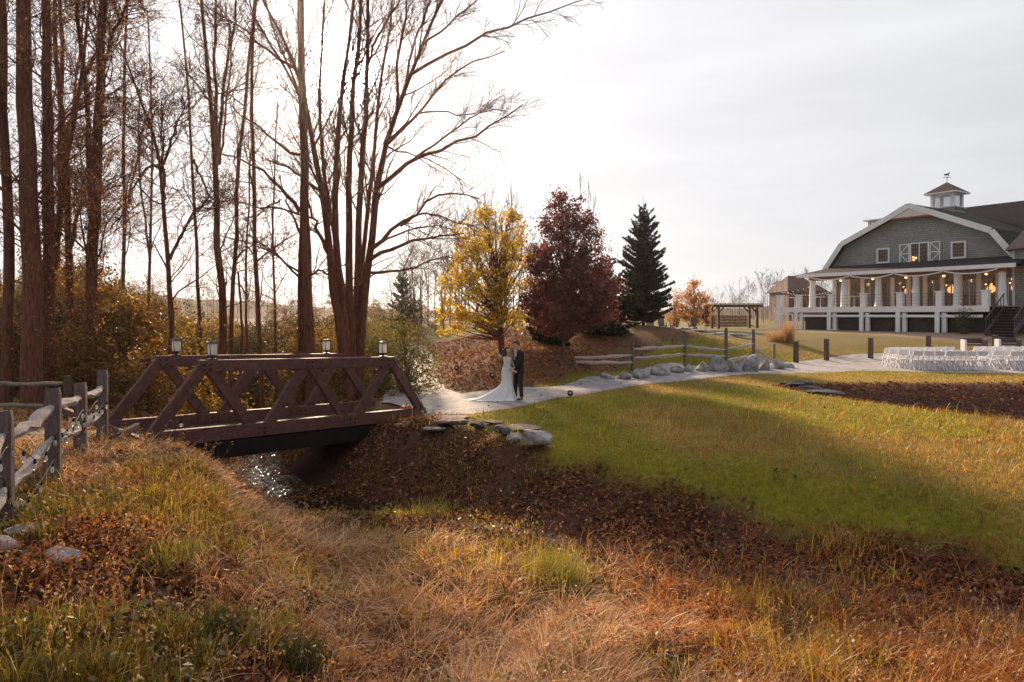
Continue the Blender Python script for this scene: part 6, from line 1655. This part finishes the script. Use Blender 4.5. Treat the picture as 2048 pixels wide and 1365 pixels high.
# -- long matted straw and rough grass of the near bank --------------------------------
def rough_grass(name, label, N0, kind):
    X, Yv = sample_ground(rg, N0, 4.2, 20.0)
    r = regions(X, Yv)
    pxc = CX + X / Yv * F
    straw = fbm(X * .45 + 7, Yv * .45, 71, 3); green = fbm(X * .6 + 31, Yv * .6 + 5, 73, 3); clump = fbm(X * 2.6, Yv * 2.6, 75, 3)
    z = hz(X, Yv)
    leftb = sstep(-2.0, -4.2, X)                                  # the bank under the fence
    right = sstep(.8, 3.0, X)
    swale = np.exp(-(seg_dist(X, Yv, [(-4.6, 13.0), (-3.0, 10.6), (-1.2, 8.9), (.3, 7.2), (1.2, 5.0)]) / 1.35) ** 2)
    swale = np.maximum(swale, .8 * np.exp(-(seg_dist(X, Yv, [(2.6, 5.6), (4.2, 6.2), (6, 6.8)]) / .7) ** 2))
    ok = ~path_mask(X, Yv) & (r['basin'] < .3) & (r['hill'] < .3)
    lit = r['litter']; lawn = r['lawn']
    corner = sstep(7.6, 5.4, Yv + .35 * (X + 2)) * sstep(.5, -1.5, X)        # corner below the bank where green grass grows denser and darker
    if kind == 'straw':
        p = (.16 + 1.25 * swale + .22 * sstep(.45, .6, straw) + .35 * leftb * sstep(8.2, 10, Yv)) * (1 - .92 * lawn) * (1 - .85 * lit * (X > -3.2)) * (1 - .7 * sstep(.5, .62, green)) * (1 - .75 * corner)
        p *= .35 + 1.0 * sstep(.3, .6, clump)
        keep = ok & (rg.uniform(size=N0) < p)
    elif kind == 'rust':
        p = (.15 + .60 * right * (1 - .5 * swale) + .50 * leftb * sstep(.4, .55, straw)) * (1 - .93 * lawn) * (1 - .6 * lit * (X > -3.2)) * (.3 + 1.1 * sstep(.35, .6, clump))
        p = p * (1 - .35 * corner)
        keep = ok & (rg.uniform(size=N0) < p)
    else:
        wet = np.exp(-((X + 3.4) / 1.9) ** 2) + .8 * np.exp(-(((X - .6) / 1.1) ** 2 + ((Yv - 14.3) / 1.1) ** 2)) + .35
        p = (wet + .5 * corner) * sstep(.46 - .08 * corner, .62, green) * (1 - lawn * .8) * (.25 + 1.0 * sstep(.35, .6, clump)) * (1 - .5 * lit * (X > -3) * (Yv < 13.2)) * (1 - .8 * np.clip(swale, 0, 1))
        keep = ok & (rg.uniform(size=N0) < p)
    X, Yv, z, clump, right, straw, leftb, swale = X[keep], Yv[keep], z[keep], clump[keep], right[keep], straw[keep], leftb[keep], swale[keep]; corner = corner[keep]
    n = len(X)
    dc, ox, oy = tussock(X, Yv, .42 if kind == 'straw' else .30, {'straw': 1, 'rust': 2, 'green': 3}[kind])
    core = np.exp(-(dc / .13) ** 2)
    B = np.stack([X, Yv, z - .01 + .05 * core], -1)
    gx_ = (hz(X + .3, Yv) - hz(X - .3, Yv)); gy_ = (hz(X, Yv + .3) - hz(X, Yv - .3))
    flow = -.55 + 3.6 * (fbm(X * .55 + 11, Yv * .55, 81, 2) - .5) * 1.6
    k_out = 1.0 if kind == 'straw' else 1.3
    wx_ = np.cos(flow) * .8 - gx_ * 1.3 + ox * k_out; wy_ = np.sin(flow) * .8 - gy_ * 1.3 + oy * k_out
    az = np.arctan2(wy_, wx_) + rg.normal(size=n) * .55
    scale = .8 + .25 * sstep(4, 12, Yv)
    brink = sstep(3.4, 2.4, seg_dist(X, Yv, DITCH)) * sstep(10.5, 12, Yv)            # short growth at the water's edge
    scale = scale * (1 - .6 * brink) * (1 - .35 * leftb)
    vary = rg.uniform(.6, 1.25, n)
    if kind == 'straw':
        L = rg.uniform(.20, .50, n) * (.6 + .7 * core) * (1 + .4 * swale); th0 = rg.uniform(.5, 1.45, n); curl = rg.uniform(.2, 1.2, n); w = (.006 + .0010 * Yv) * vary
        pal = palette(rg, n, [(.66, .45, .28), (.74, .54, .36), (.50, .31, .18), (.80, .62, .46), (.36, .20, .115)], .25)
        gold = (right * .85 + .25 * sstep(.5, .65, straw))[:, None]
        pal = pal * (1 - gold) + palette(rg, n, [(.56, .25, .045), (.46, .18, .035), (.62, .33, .08), (.32, .12, .035)], .25) * gold
    elif kind == 'rust':
        L = rg.uniform(.08, .30, n) * (.6 + .8 * core); th0 = rg.uniform(.1, 1.0, n); curl = rg.uniform(.2, 1.2, n); w = (.006 + .0010 * Yv) * vary; az = az + rg.normal(size=n) * .6
        pal = palette(rg, n, [(.42, .15, .03), (.33, .105, .03), (.52, .25, .04), (.23, .08, .035), (.15, .055, .03)], .25)
    else:
        L = rg.uniform(.10, .34, n) * (.6 + .8 * core); th0 = rg.uniform(0, .6, n); curl = rg.uniform(.2, 1.4, n); w = (.0065 + .0010 * Yv) * vary; az = az + rg.normal(size=n) * .7
        pal = palette(rg, n, [(.33, .31, .025), (.46, .40, .035), (.22, .22, .025), (.58, .43, .045), (.14, .15, .025)], .25)
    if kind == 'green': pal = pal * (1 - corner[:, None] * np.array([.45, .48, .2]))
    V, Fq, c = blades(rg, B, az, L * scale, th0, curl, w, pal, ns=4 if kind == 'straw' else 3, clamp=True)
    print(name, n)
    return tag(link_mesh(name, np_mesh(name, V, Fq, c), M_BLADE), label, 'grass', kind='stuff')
rough_grass('straw_grass', 'long pale matted straw grass covering the near bank', 185000, 'straw')
rough_grass('rust_grass', 'shorter rust and amber grass in the rough foreground', 150000, 'rust')
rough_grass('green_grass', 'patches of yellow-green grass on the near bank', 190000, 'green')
# -- lawn ---------------------------------------------------------------------------------
N0 = 230000
X, Yv = sample_ground(rg, N0, 8.5, 40.0)
r = regions(X, Yv)
keep = (rg.uniform(size=N0) < r['lawn'] * .95 + .30 * r['hill'] * sstep(.5, .65, fbm(X * .5, Yv * .5, 91, 3))) & ~path_mask(X, Yv)
X, Yv = X[keep], Yv[keep]; n = len(X)
tint = ground_tint(X, Yv) * rg.uniform(.9, 2.4, (n, 1)) * np.array([1.08, 1.04, .8])
V, Fq, c = blades(rg, np.stack([X, Yv, hz(X, Yv) - .005], -1), rg.uniform(0, 6.28, n), rg.uniform(.035, .085, n) * (1 + .4 * fbm(X, Yv, 93, 2)), rg.uniform(.1, .8, n), np.zeros(n), .005 + .0007 * Yv, tint, ns=2)
print('lawn', n)
tag(link_mesh('lawn_grass', np_mesh('lawn_grass', V, Fq, c), M_BLADE), 'short mown lawn grass between the ditch and the path', 'grass', kind='stuff')
# -- fallen leaves ---------------------------------------------------------------------------
N0 = 290000
X, Yv = sample_ground(rg, N0, 5.0, 38.0)
r = regions(X, Yv)
cl = fbm(X * 1.3, Yv * 1.3, 97, 3)
p = .95 * r['hill'] + r['litter'] * (.18 + 1.0 * sstep(.32, .6, cl)) * (seg_dist(X, Yv, DITCH) > .3) + .8 * r['basin'] * (poly_sdf(X, Yv, BASIN) < 3.0) + .10 * (1 - r['lawn']) + .8 * r['wood'] + .008 * r['lawn'] * (Yv < 24) * sstep(.5, .6, cl) + .25 * (r['lawn'] < .5) * sstep(1, 3, X) * sstep(.5, .62, cl) + .5 * sstep(7.6, 5.4, Yv + .35 * (X + 2)) * sstep(.5, -1.5, X) * (r['lawn'] < .5)
pm_ = path_mask(X, Yv)
p = np.where(pm_, .015 * (Yv < 26), p)
keep = rg.uniform(size=N0) < p
X, Yv = X[keep], Yv[keep]; n = len(X)
P = np.stack([X, Yv, hz(X, Yv) + rg.uniform(.008, .06, n)], -1); P[pm_[keep], 2] += .04
hill = r['hill'][keep][:, None]
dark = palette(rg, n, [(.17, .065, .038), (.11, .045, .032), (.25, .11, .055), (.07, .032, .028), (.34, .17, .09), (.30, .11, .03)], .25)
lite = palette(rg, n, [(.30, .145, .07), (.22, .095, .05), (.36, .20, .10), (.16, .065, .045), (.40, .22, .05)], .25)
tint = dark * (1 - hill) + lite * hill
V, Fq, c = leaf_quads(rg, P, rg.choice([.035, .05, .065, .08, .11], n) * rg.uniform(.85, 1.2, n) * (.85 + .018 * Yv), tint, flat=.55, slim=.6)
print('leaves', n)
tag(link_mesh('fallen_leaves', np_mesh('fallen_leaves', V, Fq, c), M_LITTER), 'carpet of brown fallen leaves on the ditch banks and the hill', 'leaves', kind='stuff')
N1 = 9000; X = rg.uniform(-10, -3, N1); Yv = rg.uniform(13.4, 22, N1)
ok = (seg_dist(X, Yv, DITCH) < 1.5) & (fbm(X * 1.5, Yv * 1.5, 111, 2) > .47); X, Yv = X[ok], Yv[ok]; n = len(X)
V, Fq, c = leaf_quads(rg, np.stack([X, Yv, np.full(n, -1.508)], -1), rg.uniform(.05, .10, n), palette(rg, n, [(.30, .12, .05), (.20, .08, .04), (.38, .20, .08)]), flat=6.0, slim=.6)
tag(link_mesh('floating_leaves', np_mesh('floating_leaves', V, Fq, c), M_LITTER), 'brown leaves floating on the stream below the bridge', 'leaves', kind='stuff')
# -- low broad-leaved weeds and seed stalks among the rough grass --------------------------
X, Yv = sample_ground(rg, 60000, 4.2, 17.0)
r = regions(X, Yv); cl = fbm(X * 1.7 + 5, Yv * 1.7, 121, 3)
ok = (r['lawn'] < .4) & (r['basin'] < .2) & ~path_mask(X, Yv) & (rg.uniform(size=len(X)) < .75 * sstep(.46, .64, cl)); X, Yv, cl = X[ok], Yv[ok], cl[ok]; n = len(X)
P = np.stack([X, Yv, hz(X, Yv) + rg.uniform(.03, .20, n)], -1)
hue = fbm(X * .8, Yv * .8, 123, 2)[:, None]
tint = np.where(hue > .52, palette(rg, n, [(.16, .15, .03), (.24, .20, .035), (.10, .11, .03)], .35), palette(rg, n, [(.34, .12, .035), (.26, .09, .035), (.44, .22, .05), (.16, .07, .03)], .35))
V, Fq, c = leaf_quads(rg, P, rg.choice([.03, .045, .06, .08], n), tint, flat=.3, slim=.6)
tag(link_mesh('ground_weeds', np_mesh('ground_weeds', V, Fq, c), M_LEAF), 'low broad-leaved green and russet weeds among the rough grass', 'weeds', kind='stuff')
X, Yv = sample_ground(rg, 5200, 4.2, 15.0)
r = regions(X, Yv); ok = (r['lawn'] < .3) & (r['basin'] < .2) & ~path_mask(X, Yv) & (rg.uniform(size=len(X)) < .6) & ((r['litter'] < .5) | (rg.uniform(size=len(X)) < .25)); X, Yv = X[ok], Yv[ok]; n = len(X)
B = np.stack([X, Yv, hz(X, Yv) - .01], -1); az = rg.uniform(-1.6, .9, n); L = rg.uniform(.22, .55, n); th = rg.uniform(.05, .7, n); cu = rg.uniform(.1, .9, n)
V, Fq, c = blades(rg, B, az, L, th, cu, np.full(n, .006), palette(rg, n, [(.62, .44, .26), (.5, .32, .17), (.40, .22, .10)], .3))
tips = V.reshape(n, 8, 3)[:, 6:].mean(1)
V2, F2, c2 = leaf_quads(rg, np.repeat(tips, 4, 0) + rg.normal(size=(4 * n, 3)) * [.012, .012, .025], .035, palette(rg, 4 * n, [(.55, .38, .22), (.42, .25, .12)], .3), slim=.35, droop=1.5)
tag(link_mesh('seed_stalks', np_mesh('seed_stalks', np.concatenate([V, V2]), np.concatenate([Fq, F2 + len(V)]), np.concatenate([c, c2])), M_BLADE), 'dry upright stalks with seed heads in the rough grass', 'grass', kind='stuff')
# -- single grass clumps ------------------------------------------------------------------
def ground_hit(px, row):
    Ys = np.linspace(4, 60, 2400); d = (row - HY) / F
    zz = CAMZ - d * Ys; g0 = hz((px - CX) / F * Ys, Ys)
    k = int(np.argmax(zz <= g0)); Yh = Ys[k]
    x = (px - CX) / F * Yh
    return np.array([x, Yh, hz1(x, Yh)])
LUSH = [(.25, .26, .035), (.33, .31, .05), (.18, .20, .03), (.40, .33, .06)]
DEEP = [(.045, .062, .02), (.06, .075, .025), (.08, .085, .03)]
for px, row, nn, h, sp, pal, lab in [
    (1105, 1165, 900, .62, .24, LUSH, 'big bright yellow-green grass tuft beside the dry ditch'),
    (862, 1030, 260, .36, .20, LUSH, 'small bright grass tuft at the top of the straw swale'),
    (1010, 1095, 160, .30, .12, LUSH, 'thin green tuft left of the big bright one'),
    (600, 1340, 380, .40, .10, DEEP, 'dark green arching grass tuft at the bottom edge'),
    (425, 1275, 300, .34, .10, DEEP, 'dark green grass tuft left of the bottom one'),
    (1330, 1335, 300, .16, .20, DEEP, 'low dark green leafy patch at the bottom near the golden grass'),
    (330, 1120, 340, .32, .20, LUSH, 'yellow-green tuft on the bank right of the blotched stone'),
    (1640, 1350, 260, .34, .18, [(.34, .27, .05), (.42, .30, .06)], 'golden grass tuft at the bottom right'),
    (1690, 1085, 240, .40, .30, [(.38, .20, .07), (.45, .27, .09)], 'amber tussock on the far lip of the dry ditch'),
    (1960, 1090, 220, .22, .25, [(.40, .20, .06), (.30, .13, .05)], 'rusty tussock at the lawn edge near the picture edge')]:
    grass_clump('grass_tuft', lab, ground_hit(px, row), nn, h, sp, pal, int(px), .012, (.1, .8), 'grass tufts in the rough', 'grass tuft')
# red-leaved weeds by the bank stones
for px, row, lab, pal in [(165, 1085, 'orange-leaved weed above the blotched white stone', [(.42, .15, .02), (.50, .24, .03), (.30, .08, .03)]), (70, 1170, 'red and green weeds below the bank stones', [(.30, .07, .03), (.20, .12, .03), (.40, .14, .03)]), (215, 1165, 'low russet weed right of the blotched white stone', [(.28, .09, .04), (.20, .07, .04), (.34, .16, .04)])]:
    b = ground_hit(px, row); r2 = np.random.default_rng(px)
    t = thing('leafy_weed', lab, 'weed', b, 0, 'weeds among the bank stones')
    P, cc = shrub_points(r2, (0, 0, 0), .22, .28, 520); P = P[P[:, 2] > 0]
    V, Fq, c = leaf_quads(r2, P * [.8, .8, .8], r2.uniform(.025, .05, len(P)), palette(r2, len(P), pal)); link_mesh('foliage', np_mesh('foliage', V, Fq, c), M_LEAF, t)
    sk = Skeleton(px); stems_to(sk, (0, 0, 0), cc * .8, .004); a = sk.arrays(0, 9); link_mesh('stems', np_mesh('stems', *a), M_TWIG, t)

# -- the hazy air between the camera and the far woods -----------------------------------
m = bpy.data.materials.new('thin_autumn_haze'); m.use_nodes = True
hn_, hl_ = m.node_tree.nodes, m.node_tree.links
hn_.remove(hn_['Principled BSDF'])
pv = hn_.new('ShaderNodeVolumePrincipled'); pv.inputs['Density'].default_value = HAZE; pv.inputs['Anisotropy'].default_value = .88
pv.inputs['Color'].default_value = (.95, .93, .93, 1)
hl_.new(pv.outputs[0], hn_['Material Output'].inputs['Volume'])
hx0, hx1, hy0, hy1 = gx[0] - 4, gx[-1] + 4, gy[0] - 4, gy[-1] + 4
o = MB().box(((hx0 + hx1) / 2, (hy0 + hy1) / 2, 11.5), (hx1 - hx0, hy1 - hy0, 29)).build('haze', m)
tag(o, 'thin pale haze in the air', 'haze', kind='stuff')
